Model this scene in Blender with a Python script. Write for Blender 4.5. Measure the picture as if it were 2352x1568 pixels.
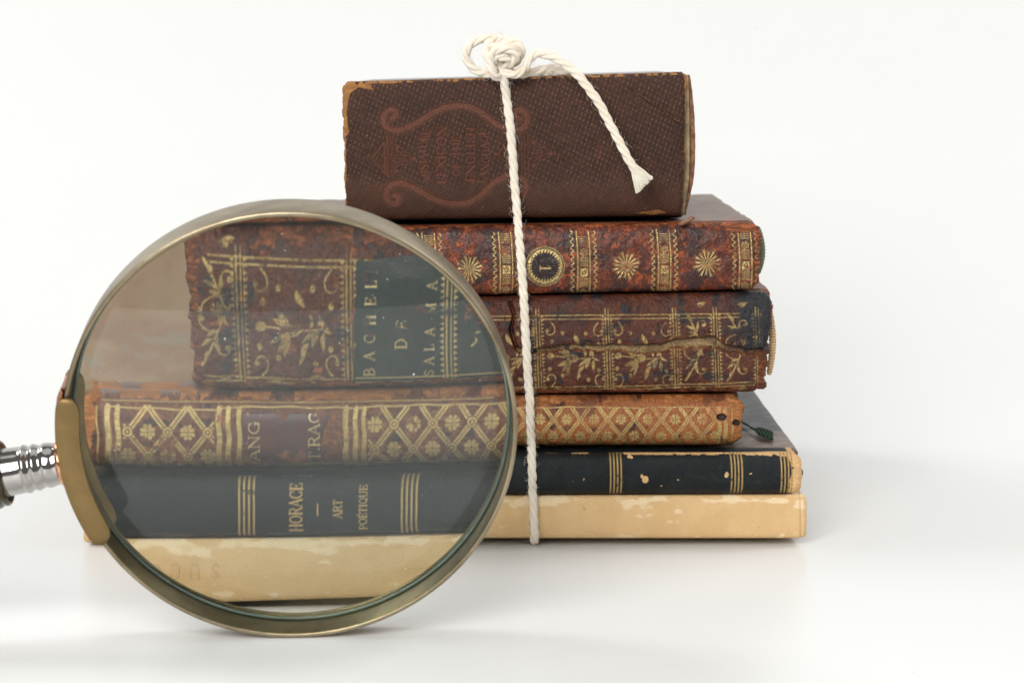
import bpy, bmesh, math, random
import numpy as np
from math import sin, cos, pi, radians, sqrt, atan2, tan, atan
from mathutils import Vector, Matrix
S = bpy.context.scene
for o in list(bpy.data.objects): bpy.data.objects.remove(o)
random.seed(4); RS = np.random.RandomState(7)

# ------------------------------------------------------------------ camera, light, exposure
CAMH = 0.12078
PITCH = atan(644/5115)
cam_d = bpy.data.cameras.new('camera'); cam = bpy.data.objects.new('camera', cam_d); S.collection.objects.link(cam)
cam.location = (0, 0, CAMH); cam.rotation_euler = (pi/2-PITCH, 0, 0)
cam_d.sensor_width = 36; cam_d.lens = 5115/2352*36; cam_d.clip_start = .01; cam_d.clip_end = 50
cam_d.dof.use_dof = True; cam_d.dof.focus_distance = .535; cam_d.dof.aperture_fstop = 34
S.camera = cam
w = bpy.data.worlds.new('World'); S.world = w; w.use_nodes = True
w.node_tree.nodes['Background'].inputs[0].default_value = (1, .985, .96, 1)
w.node_tree.nodes['Background'].inputs[1].default_value = .20
S.view_settings.view_transform = 'Standard'; S.view_settings.look = 'None'
S.view_settings.exposure = 0; S.view_settings.gamma = 1
def area(name, loc, target, sx, sy, watt, col=(1, 1, 1)):
    d = bpy.data.lights.new(name, 'AREA'); d.shape = 'RECTANGLE'; d.size = sx; d.size_y = sy; d.energy = watt; d.color = col
    o = bpy.data.objects.new(name, d); S.collection.objects.link(o); o.location = loc
    o.rotation_euler = (Vector(target)-Vector(loc)).to_track_quat('-Z', 'Y').to_euler(); return o
area('overhead_softbox', (.02, .50, .95), (0, .52, 0), .9, .55, 1.2, (1, .99, .975))
area('front_softbox', (-.24, -.26, .46), (0, .55, .05), .5, .5, 9.8, (1, .99, .97))
area('right_softbox', (.95, .25, .45), (0, .55, .05), .5, .5, 1.0, (1, .99, .98))
area('left_softbox', (-1.15, .47, .30), (0, .55, .0), .30, .24, .7, (1, .99, .97))
area('backdrop_light_left', (-.8, .80, .95), (-.15, 1.15, .02), .5, .4, 5.6)
area('backdrop_light_right', (.8, .80, .95), (.15, 1.15, .02), .5, .4, 5.6)
cy = S.cycles
cy.use_denoising = True; cy.denoiser = 'OPENIMAGEDENOISE'; cy.max_bounces = 14; cy.transmission_bounces = 12
cy.glossy_bounces = 6; cy.diffuse_bounces = 5; cy.caustics_refractive = True; cy.caustics_reflective = True
cy.sample_clamp_indirect = 4; cy.blur_glossy = .5; cy.use_adaptive_sampling = False

# photo measuring grid (2352 x 1568) -> points on an upright plane at depth Y
F = 5115.
def ray(x, y):
    U = -(y-784.)
    return (x-1176., F*cos(PITCH)+U*sin(PITCH), -F*sin(PITCH)+U*cos(PITCH))
def at(x, y, Y):
    d = ray(x, y); k = Y/d[1]; return Vector((d[0]*k, Y, CAMH+d[2]*k))
def onplane(x, y, z):
    d = ray(x, y); k = (z-CAMH)/d[2]; return Vector((d[0]*k, d[1]*k, z))
def proj(X, Yw, Z):                    # numpy friendly inverse
    v = Z-CAMH
    Fd = Yw*cos(PITCH)-v*sin(PITCH); U = Yw*sin(PITCH)+v*cos(PITCH)
    return 1176+F*X/Fd, 784-F*U/Fd

# ------------------------------------------------------------------ object helpers
def tag(o, label=None, cat=None, group=None, kind=None):
    if label: o['label'] = label
    if cat: o['category'] = cat
    if group: o['group'] = group
    if kind: o['kind'] = kind
    return o
def link(name, me, mats, parent=None):
    o = bpy.data.objects.new(name, me); S.collection.objects.link(o)
    for m in (mats if isinstance(mats, (list, tuple)) else [mats]): me.materials.append(m)
    if parent: o.parent = parent
    return o
def thing(name, label, cat, loc, group=None):
    o = bpy.data.objects.new(name, None); S.collection.objects.link(o); o.location = loc; o.empty_display_size = .01
    o.matrix_world = Matrix.Translation(loc)
    return tag(o, label, cat, group)
def mesh_np(verts, faces, smooth=True):
    me = bpy.data.meshes.new('m'); V = np.asarray(verts, np.float32); Q = np.asarray(faces, np.int32)
    me.vertices.add(len(V)); me.vertices.foreach_set('co', V.ravel())
    k = Q.shape[1]
    me.loops.add(Q.size); me.loops.foreach_set('vertex_index', Q.ravel())
    me.polygons.add(len(Q)); me.polygons.foreach_set('loop_start', np.arange(0, Q.size, k, dtype=np.int32))
    me.update(calc_edges=True)
    me.polygons.foreach_set('use_smooth', np.full(len(Q), smooth)); me.validate(); return me
def from_bm(bm, smooth=True):
    me = bpy.data.meshes.new('m'); bm.to_mesh(me); bm.free()
    for p in me.polygons: p.use_smooth = smooth
    return me

# ------------------------------------------------------------------ numpy noise and painting canvas
def vnoise(h, w_, cx, cy_, seed):
    r = np.random.RandomState(seed); gh, gw = int(h/cy_)+3, int(w_/cx)+3; g = r.rand(gh, gw)
    yy = np.arange(h)/cy_; xx = np.arange(w_)/cx
    y0 = yy.astype(int); x0 = xx.astype(int); fy = yy-y0; fx = xx-x0
    fy = fy*fy*(3-2*fy); fx = fx*fx*(3-2*fx)
    a = g[y0][:, x0]; b = g[y0][:, x0+1]; c = g[y0+1][:, x0]; d = g[y0+1][:, x0+1]
    fx = fx[None]; fy = fy[:, None]
    return (a*(1-fx)+b*fx)*(1-fy)+(c*(1-fx)+d*fx)*fy
def fbm(h, w_, cell, seed, oct=4, ax=1.):
    s = 0; a = 1; t = 0
    for i in range(oct):
        s = s+a*vnoise(h, w_, max(1.01, cell*ax/2**i), max(1.01, cell/2**i), seed+i*13); t += a; a *= .55
    return s/t
def sm(a, b, x): 
    t = np.clip((x-a)/(b-a), 0, 1); return t*t*(3-2*t)

class Canvas:
    def __init__(s, x0, y0, x1, y1, ch=('gold', 'wear', 'dark', 'extra', 'h')):
        s.x0, s.y0 = int(x0), int(y0); s.w, s.h = int(x1-x0), int(y1-y0)
        s.c = {k: np.zeros((s.h, s.w)) for k in ch}
    def box(s, pts, pad):
        xs = [p[0]-s.x0 for p in pts]; ys = [p[1]-s.y0 for p in pts]
        a = max(0, int(min(xs)-pad)); b = min(s.w, int(max(xs)+pad)+2); c = max(0, int(min(ys)-pad)); d = min(s.h, int(max(ys)+pad)+2)
        if a >= b or c >= d: return None
        X, Y = np.meshgrid(np.arange(a, b)+s.x0, np.arange(c, d)+s.y0); return a, b, c, d, X.astype(float), Y.astype(float)
    def put(s, k, bx, m, v, mode):
        a, b, c, d = bx[:4]; A = s.c[k][c:d, a:b]
        if mode == 'max': s.c[k][c:d, a:b] = np.maximum(A, m*v)
        elif mode == 'mix': s.c[k][c:d, a:b] = A*(1-m)+m*v
        elif mode == 'add': s.c[k][c:d, a:b] = A+m*v
    def line(s, k, pts, wd, v=1., soft=.7, mode='max', wd2=None):
        n = len(pts)-1; wd2 = wd if wd2 is None else wd2
        for i in range(n):
            p, q = pts[i], pts[i+1]; wa = wd+(wd2-wd)*i/n; wb = wd+(wd2-wd)*(i+1)/n
            bx = s.box([p, q], max(wa, wb)/2+soft+1)
            if not bx: continue
            X, Y = bx[4:]; dx, dy = q[0]-p[0], q[1]-p[1]; L = dx*dx+dy*dy+1e-9
            t = np.clip(((X-p[0])*dx+(Y-p[1])*dy)/L, 0, 1); D = np.hypot(X-p[0]-t*dx, Y-p[1]-t*dy)
            s.put(k, bx, 1-sm(-soft, soft, D-(wa+(wb-wa)*t)/2), v, mode)
    def disc(s, k, c, r, v=1., soft=.7, mode='max', ry=None, inner=None):
        ry = ry or r; bx = s.box([(c[0]-r, c[1]-ry), (c[0]+r, c[1]+ry)], 2)
        if not bx: return
        X, Y = bx[4:]; D = (np.hypot((X-c[0])/r, (Y-c[1])/ry)-1)*min(r, ry); m = 1-sm(-soft, soft, D)
        if inner: m = m*sm(-soft, soft, (np.hypot(X-c[0], Y-c[1])-inner))
        s.put(k, bx, m, v, mode)
    def poly(s, k, pts, v=1., soft=1., mode='max', rag=0, seed=0):
        bx = s.box(pts, soft+2+rag)
        if not bx: return
        X, Y = bx[4:]
        if rag:
            n1 = fbm(X.shape[0], X.shape[1], 14, seed, 4)-.5; n2 = fbm(X.shape[0], X.shape[1], 14, seed+99, 4)-.5
            X = X+n1*rag*2; Y = Y+n2*rag*2
        ins = np.zeros(X.shape, bool); D = np.full(X.shape, 1e9); n = len(pts)
        for i in range(n):
            (x1, y1), (x2, y2) = pts[i], pts[(i+1) % n]
            if y1 != y2: ins ^= ((y1 > Y) != (y2 > Y)) & (X < (x2-x1)*(Y-y1)/(y2-y1)+x1)
            dx, dy = x2-x1, y2-y1; L = dx*dx+dy*dy+1e-9; t = np.clip(((X-x1)*dx+(Y-y1)*dy)/L, 0, 1)
            D = np.minimum(D, np.hypot(X-x1-t*dx, Y-y1-t*dy))
        s.put(k, bx, 1-sm(-soft, soft, np.where(ins, -D, D)), v, mode)
    def sample(s, k, X, Y):
        A = s.c[k]; x = np.clip(X-s.x0, 0, s.w-1.001); y = np.clip(Y-s.y0, 0, s.h-1.001)
        i = x.astype(int); j = y.astype(int); fx = x-i; fy = y-j
        return (A[j, i]*(1-fx)+A[j, i+1]*fx)*(1-fy)+(A[j+1, i]*(1-fx)+A[j+1, i+1]*fx)*fy
def curve(pts, n=8):                   # Catmull-Rom
    P = [pts[0]]+list(pts)+[pts[-1]]; out = []
    for i in range(1, len(P)-2):
        for j in range(n):
            t = j/n; a, b, c, d = [np.array(P[i+q], float) for q in (-1, 0, 1, 2)]
            out.append(tuple(.5*((2*b)+(-a+c)*t+(2*a-5*b+4*c-d)*t*t+(-a+3*b-3*c+d)*t**3)))
    out.append(tuple(pts[-1])); return out
def arc(cx, cy_, r, a0, a1, n=14, ry=None):
    ry = ry or r; return [(cx+r*cos(radians(a0+(a1-a0)*i/n)), cy_+ry*sin(radians(a0+(a1-a0)*i/n))) for i in range(n+1)]
# serif stroke letters: (advance, [(points, T thick / t thin)], serif list)
K, k_ = .16, .07
GL = {
 'A': (.8, [([(.08, 0), (.4, 1)], k_), ([(.4, 1), (.72, 0)], K), ([(.2, .35), (.6, .35)], k_)], [(.08, 0), (.72, 0)]),
 'B': (.72, [([(.16, 0), (.16, 1)], K), (curve([(.16, 1), (.45, .98), (.6, .78), (.45, .55), (.16, .53)], 5), .1), (curve([(.16, .53), (.5, .5), (.68, .27), (.48, .03), (.16, 0)], 5), .12)], [(.1, 0), (.1, 1)]),
 'C': (.78, [(arc(.44, .5, .34, 50, 310, 16, .48), .12), ([(.66, .95), (.68, .66)], k_), ([(.66, .05), (.68, .3)], .05)], []),
 'D': (.82, [([(.16, 0), (.16, 1)], K), (curve([(.16, 1), (.5, .97), (.72, .5), (.5, .03), (.16, 0)], 6), .13)], [(.1, 0), (.1, 1)]),
 'E': (.68, [([(.16, 0), (.16, 1)], K), ([(.16, .97), (.6, .97), (.6, .78)], k_), ([(.16, .03), (.62, .03), (.62, .24)], k_), ([(.16, .5), (.46, .5)], k_), ([(.46, .6), (.46, .4)], .06)], [(.1, 0), (.1, 1)]),
 'F': (.66, [([(.16, 0), (.16, 1)], K), ([(.16, .97), (.6, .97), (.6, .76)], k_), ([(.16, .5), (.46, .5)], k_)], [(.16, 0), (.1, 1)]),
 'G': (.84, [(arc(.44, .5, .34, 50, 310, 16, .48), .12), ([(.66, .95), (.68, .68)], k_), ([(.68, .42), (.68, .05)], .13)], [(.66, .42)]),
 'H': (.86, [([(.17, 0), (.17, 1)], K), ([(.68, 0), (.68, 1)], K), ([(.17, .5), (.68, .5)], k_)], [(.17, 0), (.17, 1), (.68, 0), (.68, 1)]),
 'I': (.38, [([(.19, 0), (.19, 1)], K)], [(.19, 0), (.19, 1)]),
 'L': (.64, [([(.16, 0), (.16, 1)], K), ([(.16, .03), (.58, .03), (.58, .28)], k_)], [(.16, 0), (.16, 1)]),
 'M': (1., [([(.14, 0), (.16, 1)], k_), ([(.16, 1), (.5, .1)], K), ([(.5, .1), (.82, 1)], k_), ([(.84, 0), (.84, 1)], K)], [(.14, 0), (.84, 0), (.14, 1), (.86, 1)]),
 'N': (.88, [([(.15, 0), (.15, 1)], k_), ([(.13, 1), (.72, 0)], K), ([(.72, 0), (.72, 1)], k_)], [(.15, 0), (.1, 1), (.72, 1)]),
 'O': (.84, [(arc(.42, .5, .33, 0, 360, 22, .49), .12)], []),
 'P': (.7, [([(.16, 0), (.16, 1)], K), (curve([(.16, 1), (.48, .98), (.62, .74), (.48, .48), (.16, .46)], 5), .11)], [(.16, 0), (.1, 1)]),
 'Q': (.84, [(arc(.42, .5, .33, 0, 360, 22, .49), .12), ([(.42, .15), (.78, -.15)], .1)], []),
 'R': (.78, [([(.16, 0), (.16, 1)], K), (curve([(.16, 1), (.48, .98), (.62, .76), (.48, .53), (.16, .5)], 5), .11), ([(.4, .5), (.7, 0)], .13)], [(.16, 0), (.1, 1), (.72, 0)]),
 'S': (.64, [(curve([(.54, .78), (.46, .96), (.24, .97), (.12, .76), (.26, .57), (.46, .44), (.54, .22), (.4, .03), (.2, .04), (.1, .26)], 4), .12)], []),
 'T': (.74, [([(.37, 0), (.37, 1)], K), ([(.06, .78), (.06, .97), (.68, .97), (.68, .78)], k_)], [(.37, 0)]),
 'U': (.84, [(curve([(.16, 1), (.16, .35), (.24, .06), (.42, 0), (.6, .06), (.68, .35), (.68, 1)], 4), .11), ([(.16, 1), (.16, .35)], K)], [(.16, 1), (.68, 1)]),
 'X': (.8, [([(.1, 1), (.7, 0)], K), ([(.7, 1), (.1, 0)], k_)], [(.1, 0), (.1, 1), (.7, 0), (.7, 1)]),
 ' ': (.5, [], []), '-': (.5, [([(.05, .45), (.45, .45)], .1)], []), '.': (.3, [([(.13, .05), (.17, .05)], .14)], [])}
GL['É'] = (GL['E'][0], GL['E'][1]+[([(.3, 1.1), (.5, 1.3)], .1)], GL['E'][2])
def glyph(cv, ch, k, M, sc, v=1., mode='max', bold=1.):
    for pts, wd in GL[ch][1]: cv.line(k, [M(*p) for p in pts], max(1.2, wd*sc*bold), v, .6, mode)
    for (u, vv) in GL[ch][2]: cv.line(k, [M(u-.12, vv), M(u+.12, vv)], max(1.1, .07*sc), v, .6, mode)
def text_up(cv, k, s, xb, y0, y1, h, v=1., mode='max', bold=1., bend=0):
    """reads bottom to top; baseline at xb, from y0 (start, low) to y1 (end, high)"""
    tot = sum(GL[c][0] for c in s); L = y0-y1; u0 = 0; sc = L/tot
    for c in s:
        def M(u, vv, u0=u0):
            f = (u0+u)/tot; off = bend*(1-(2*f-1)**2)
            return (xb-vv*h-off, y0-(u0+u)*sc)
        glyph(cv, c, k, M, min(h, sc*1.1) if sc < h else h, v, mode, bold); u0 += GL[c][0]

# ------------------------------------------------------------------ materials
def NT(name):
    m = bpy.data.materials.new(name); m.use_nodes = True; t = m.node_tree; t.nodes.clear(); return m, t
class G:
    def __init__(s, name):
        s.m, s.t = NT(name); s.out = s.n('ShaderNodeOutputMaterial'); s.bs = s.n('ShaderNodeBsdfPrincipled'); s.l(s.bs.outputs[0], s.out.inputs[0])
    def n(s, ty, **kw):
        a = s.t.nodes.new(ty)
        for k, v in kw.items(): setattr(a, k, v)
        return a
    def l(s, a, b): s.t.links.new(a, b)
    def setv(s, sock, v):
        if hasattr(v, 'is_linked') or isinstance(v, bpy.types.NodeSocket): s.l(v, sock)
        elif isinstance(v, tuple) and len(v) == 3: sock.default_value = (*v, 1)
        else: sock.default_value = v
    def mix(s, f, a, b, bt='MIX'):
        n = s.n('ShaderNodeMix', data_type='RGBA', blend_type=bt); s.setv(n.inputs[0], f); s.setv(n.inputs[6], a); s.setv(n.inputs[7], b); return n.outputs[2]
    def math(s, op, a, b=0., c=None):
        n = s.n('ShaderNodeMath', operation=op); s.setv(n.inputs[0], a); s.setv(n.inputs[1], b)
        if c is not None: s.setv(n.inputs[2], c)
        return n.outputs[0]
    def noise(s, co, scale, detail=4, rough=.55, dist=0.):
        n = s.n('ShaderNodeTexNoise'); s.l(co, n.inputs['Vector']); n.inputs['Scale'].default_value = scale
        n.inputs['Detail'].default_value = detail; n.inputs['Roughness'].default_value = rough; n.inputs['Distortion'].default_value = dist; return n.outputs[0]
    def ramp(s, f, a, b):
        n = s.n('ShaderNodeMapRange', interpolation_type='SMOOTHSTEP'); s.l(f, n.inputs[0]); n.inputs[1].default_value = a; n.inputs[2].default_value = b; return n.outputs[0]
    def bump(s, h, strength, dist):
        n = s.n('ShaderNodeBump'); s.l(h, n.inputs['Height']); n.inputs['Strength'].default_value = strength; n.inputs['Distance'].default_value = dist
        s.l(n.outputs[0], s.bs.inputs['Normal']); return n
    def co(s, kind='UV', scale=None):
        c = s.n('ShaderNodeTexCoord').outputs[kind]
        if scale:
            mp = s.n('ShaderNodeMapping'); s.l(c, mp.inputs[0]); mp.inputs['Scale'].default_value = scale; return mp.outputs[0]
        return c
def set_(bs, **kw):
    for k, v in kw.items(): bs.inputs[k.replace('_', ' ')].default_value = v
def leather(name, c1, c2, c3, wearc, darkc=(.012, .014, .016), goldc=(.60, .43, .16), rough=.42, mott=1.2, vein=3.0, grain=.5, extra=(.2, .1, .05), kind='UV', sc=None, gthr=(.30, .42), paint=True, spec=.28, v0=.52, v1=.68, wd_=.25, crack=0., ckc=(.30, .10, .035)):
    g = G(name); co = g.co(kind, sc)
    n1 = g.noise(co, mott, 6, .65, .6); n2 = g.noise(co, vein, 8, .7, 1.2); n3 = g.noise(co, 22, 4, .6); n4 = g.noise(co, 60, 3, .6)
    col = g.mix(g.ramp(n1, .38, .62), c1, c2); col = g.mix(g.ramp(n2, v0, v1), col, c3)
    col = g.mix(g.math('MULTIPLY', g.ramp(n3, .3, .8), .35), col, g.mix(.5, col, c3))
    r = g.math('MULTIPLY_ADD', n2, .18, rough-.09); ck = None
    if crack:
        nz = g.n('ShaderNodeTexNoise'); g.l(co, nz.inputs['Vector']); nz.inputs['Scale'].default_value = 5; nz.inputs['Detail'].default_value = 5
        va_ = g.n('ShaderNodeVectorMath', operation='MULTIPLY_ADD'); g.l(nz.outputs['Color'], va_.inputs[0]); va_.inputs[1].default_value = (.35, .35, .35); g.l(co, va_.inputs[2])
        vo = g.n('ShaderNodeTexVoronoi', feature='DISTANCE_TO_EDGE'); g.l(va_.outputs[0], vo.inputs['Vector']); vo.inputs['Scale'].default_value = 5.5
        ck = g.math('MULTIPLY', g.math('SUBTRACT', 1., g.ramp(vo.outputs['Distance'], .015, .055)), g.math('MULTIPLY', g.ramp(n1, .42, .60), g.ramp(n3, .35, .55)))
        ck = g.math('MULTIPLY', ck, crack); col = g.mix(ck, col, ckc)
    if paint:
        at_ = g.n('ShaderNodeAttribute', attribute_name='paint'); sp = g.n('ShaderNodeSeparateColor'); g.l(at_.outputs['Color'], sp.inputs[0])
        gold, wear, dark, ex = sp.outputs[0], sp.outputs[1], sp.outputs[2], at_.outputs['Alpha']
        col = g.mix(ex, col, g.mix(g.ramp(n3, .3, .7), extra, tuple(x*.45 for x in extra)))
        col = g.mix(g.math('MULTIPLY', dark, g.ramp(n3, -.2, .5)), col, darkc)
        wc = g.mix(g.ramp(n3, .3, .7), wearc, tuple(x*.42 for x in wearc)); wc = g.mix(g.ramp(n4, .45, .7), wc, tuple(min(1, x*1.3) for x in wearc)); n5 = g.noise(g.co('UV', (.9, 4.5, 1)), 3.2, 6, .7, .8); wc = g.mix(g.ramp(n5, .44, .62), tuple(x*wd_ for x in wearc), wc)
        wf = g.ramp(g.math('ADD', wear, g.math('MULTIPLY_ADD', n3, .5, -.25)), .35, .6)
        col = g.mix(wf, col, wc)
        gf = g.math('MULTIPLY', gold, g.ramp(n3, gthr[0], gthr[1]))
        gc = g.mix(g.ramp(n4, .3, .75), tuple(x*.76 for x in goldc), tuple(x*.36 for x in goldc))
        col = g.mix(gf, col, gc)
        g.l(g.math('MULTIPLY', gf, .62), g.bs.inputs['Metallic'])
        r = g.math('ADD', r, g.math('MULTIPLY', wf, .35)); r = g.math('MULTIPLY_ADD', gf, -.06, r)
    g.l(col, g.bs.inputs['Base Color']); g.l(r, g.bs.inputs['Roughness']); set_(g.bs, Specular_IOR_Level=spec)
    g.bump(g.math('ADD', g.math('MULTIPLY', n2, .7), g.math('ADD', n3, g.math('MULTIPLY', n4, .6))) if ck is None else g.math('SUBTRACT', g.math('ADD', n3, g.math('MULTIPLY', n2, .7)), g.math('MULTIPLY', ck, .8)), grain, .0003)
    return g.m
def plain(name, col, rough=.5, metal=0., noise=0., scale=80, col2=None, bump=0., kind='Object', sheen=0., nsc=None, spec=.5):
    g = G(name); co = g.co(kind, nsc); n1 = g.noise(co, scale, 5, .6, .3)
    g.l(g.mix(g.ramp(n1, .35, .65), col, col2 or tuple(c*(1-noise) for c in col)), g.bs.inputs['Base Color'])
    set_(g.bs, Roughness=rough, Metallic=metal, Sheen_Weight=sheen, Specular_IOR_Level=spec)
    if bump: g.bump(n1, bump, .0004)
    return g.m

# ------------------------------------------------------------------ the setting
g = G('glossy_white_table'); co = g.co('Object')
n1 = g.noise(co, 6, 3); n2 = g.noise(co, 220, 2, .5)
c = g.mix(n1, (.685, .69, .68), (.715, .72, .71)); vo = g.n('ShaderNodeTexVoronoi'); g.l(co, vo.inputs['Vector']); vo.inputs['Scale'].default_value = 62; sp = g.n('ShaderNodeSeparateColor'); g.l(vo.outputs['Color'], sp.inputs[0])
c = g.mix(g.math('MULTIPLY', g.math('LESS_THAN', vo.outputs['Distance'], .026), g.math('GREATER_THAN', sp.outputs[0], .86)), c, (.40, .32, .22))
g.l(c, g.bs.inputs['Base Color']); set_(g.bs, Roughness=.30, Specular_IOR_Level=.14); M_table = g.m
def sheet(name, prof, x0, x1, mat, nx=9, th=.003):
    bm = bmesh.new(); vs = [[bm.verts.new((x, y, z)) for (y, z) in prof] for x in np.linspace(x0, x1, nx)]
    for i in range(nx-1):
        for j in range(len(prof)-1): bm.faces.new((vs[i][j], vs[i+1][j], vs[i+1][j+1], vs[i][j+1]))
    o = link(name, from_bm(bm), mat); so = o.modifiers.new('thick', 'SOLIDIFY'); so.thickness = th; so.offset = -1; tag(o, kind='structure'); return o
YS, RC = .660, .55                                             # white paper: flat table, then a cove rising behind the books
sheet('table', [(.22+(YS-.22)*i/12, 0) for i in range(12)]+[(YS+RC*sin(pi/2*i/48), RC-RC*cos(pi/2*i/48)) for i in range(49)]+[(YS+RC, RC+.1*k) for k in range(1, 9)], -1.6, 1.6, M_table, 17)

# ------------------------------------------------------------------ books
class Book:
    def __init__(s, Y, xl, xr, top, B, n, depth, below=None, lift=.0002):
        """xl, xr: (x at top, x at bottom) of spine ends; top: ((x,y),(x,y)) of the upper edge; B bulge; n profile exponent"""
        s.Y = Y; s.B = B; s.n = n; s.depth = depth; s.lift = lift
        a, b = at(*top[0], Y), at(*top[1], Y); s.t = (a.x, a.z, (b.z-a.z)/(b.x-a.x))
        s.below = below
        s.xl = [at(v, 900, Y).x if False else (v-1176)*Y/ray(v, q)[1] for v, q in zip(xl, (top[0][1], top[0][1]+80))]
        s.xr = [(v-1176)*Y/ray(v, q)[1] for v, q in zip(xr, (top[1][1], top[1][1]+80))]
    def zt(s, X): return s.t[1]+(X-s.t[0])*s.t[2]
    def zb(s, X): return (s.below.zt(X)+.0001) if s.below else .0017-.0013*np.clip((-.02-X)/.07, 0, 1)
    def prof(s, t): return -s.B*np.power(np.clip(1-np.abs(2*t-1)**s.n, 0, 1), 1/s.n)
    def surf(s, x, y, off=0.):           # measuring-grid point -> world point on the spine face
        p = at(x, y, s.Y); zt, zb = s.zt(p.x), s.zb(p.x)+s.lift; t = min(1, max(0, (p.z-zb)/(zt-zb)))
        return Vector((p.x, s.Y+float(s.prof(np.array(t)))-off, p.z))
    def front(s, xs, zs): 
        zt, zb = s.zt(xs), s.zb(xs)+s.lift; t = np.clip((zs-zb)/(zt-zb), 0, 1); return s.Y+s.prof(t)

def spine(bk, cv, mat, parent, name='spine', wrap=.007, step=1., thick=.0012, rag=.0, hscale=.0001, corner=.0015, seed=3, groove=.0004):
    X0, X1 = min(bk.xl), max(bk.xr); pxm = F/bk.Y/1.0
    nx = int((X1-X0)*pxm/step)+1
    zt, zb = bk.zt((X0+X1)/2), bk.zb((X0+X1)/2)+bk.lift
    nr = int((zt-zb)*pxm/step)+1
    u = np.linspace(0, 1, nr); t = .55*u+.45*(.5-.5*np.cos(pi*u))
    nw = 10
    rows_t = np.concatenate([np.zeros(nw), t, np.ones(nw)])
    back = np.concatenate([np.linspace(wrap, wrap/nw, nw), np.zeros(nr), np.linspace(wrap/nw, wrap, nw)])
    uu = np.linspace(0, 1, nx)[None, :]; tt = rows_t[:, None]
    xl = bk.xl[1]+(bk.xl[0]-bk.xl[1])*tt; xr = bk.xr[1]+(bk.xr[0]-bk.xr[1])*tt
    rn = RandLine(len(rows_t), seed); rn2 = RandLine(len(rows_t), seed+5)
    zz = np.minimum(rows_t, 1-rows_t)*(zt-zb)
    cr = corner*np.clip(1-zz/corner, 0, 1)**2
    xl = xl+(cr+rn*rag)[:, None]; xr = xr-(cr+rn2*rag)[:, None]
    X = xl+(xr-xl)*uu
    Zt, Zb = bk.zt(X), bk.zb(X)+bk.lift; Z = Zb+(Zt-Zb)*tt
    Yp = bk.Y+bk.prof(tt)+X*0; 
    # rounded ends: ease the last 1.2 mm back
    e = np.minimum(X-xl, xr-X); Yp = Yp+.0007*np.clip(1-e/.0014, 0, 1)**2
    vD = proj(X, X*0+bk.Y, Z)[1]; vD = vD-np.where(tt > .5, 1, -1)*back[:, None]*pxm
    uD = proj(X, X*0+bk.Y, Z)[0]
    Y = Yp+back[:, None]
    Zg = -groove*np.exp(-((back-.0035)/.0012)**2)[:, None]*(tt > .5)
    Z = Z+Zg
    # displacement along profile normal
    dy = np.gradient(Y, axis=0); dz = np.gradient(Z, axis=0); L = np.sqrt(dy*dy+dz*dz)+1e-9
    ny, nz = -dz/L, dy/L
    H = cv.sample('h', uD, vD)*hscale*np.clip(.35+np.minimum(tt, 1-tt)*20, 0, 1)
    Y = Y+ny*H; Z = Z+nz*H
    V = np.stack([X, Y, Z], -1); R = len(rows_t)
    ins = V[:, [0, -1], :].copy(); ins[:, :, 1] += thick
    zc = ((Zt+Zb)/2)[:, [0, -1]]; ins[:, :, 2] += np.sign(zc-ins[:, :, 2])*np.minimum(thick, np.abs(zc-ins[:, :, 2]))
    verts = np.concatenate([V.reshape(-1, 3), ins.reshape(-1, 3)]) - np.array(parent.location)
    i, j = np.meshgrid(np.arange(R-1), np.arange(nx-1), indexing='ij'); a = (i*nx+j).ravel()
    q = [np.stack([a, a+1, a+nx+1, a+nx], 1)]
    b0 = R*nx; r = np.arange(R-1)
    q.append(np.stack([b0+r*2, b0+(r+1)*2, b0+(r+1)*2+1, b0+r*2+1], 1))
    q.append(np.stack([r*nx, (r+1)*nx, b0+(r+1)*2, b0+r*2], 1))
    q.append(np.stack([r*nx+nx-1, b0+r*2+1, b0+(r+1)*2+1, (r+1)*nx+nx-1], 1))
    me = mesh_np(verts, np.concatenate(q))
    uvD = np.concatenate([np.stack([uD, vD], -1).reshape(-1, 2), np.stack([uD[:, [0, -1]], vD[:, [0, -1]]], -1).reshape(-1, 2)])/100
    P = np.stack([cv.sample(k, uD, vD) for k in ('gold', 'wear', 'dark', 'extra')], -1).reshape(-1, 4)
    P = np.concatenate([P, np.tile([0, 1., 0, 0], (R*2, 1))])
    setattrs(me, uvD, P)
    return link(name, me, mat, parent)
def RandLine(n, seed):
    return (vnoise(1, n, 12, 1.5, seed)[0]-.5)*1.4+(vnoise(1, n, 4, 1.5, seed+1)[0]-.5)*.8
def setattrs(me, uvD, P):
    vi = np.zeros(len(me.loops), np.int32); me.loops.foreach_get('vertex_index', vi)
    uv = me.uv_layers.new(name='uv'); uv.data.foreach_set('uv', uvD[vi].astype(np.float32).ravel())
    ca = me.color_attributes.new('paint', 'FLOAT_COLOR', 'POINT'); ca.data.foreach_set('color', np.clip(P, 0, 1).astype(np.float32).ravel())
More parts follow.
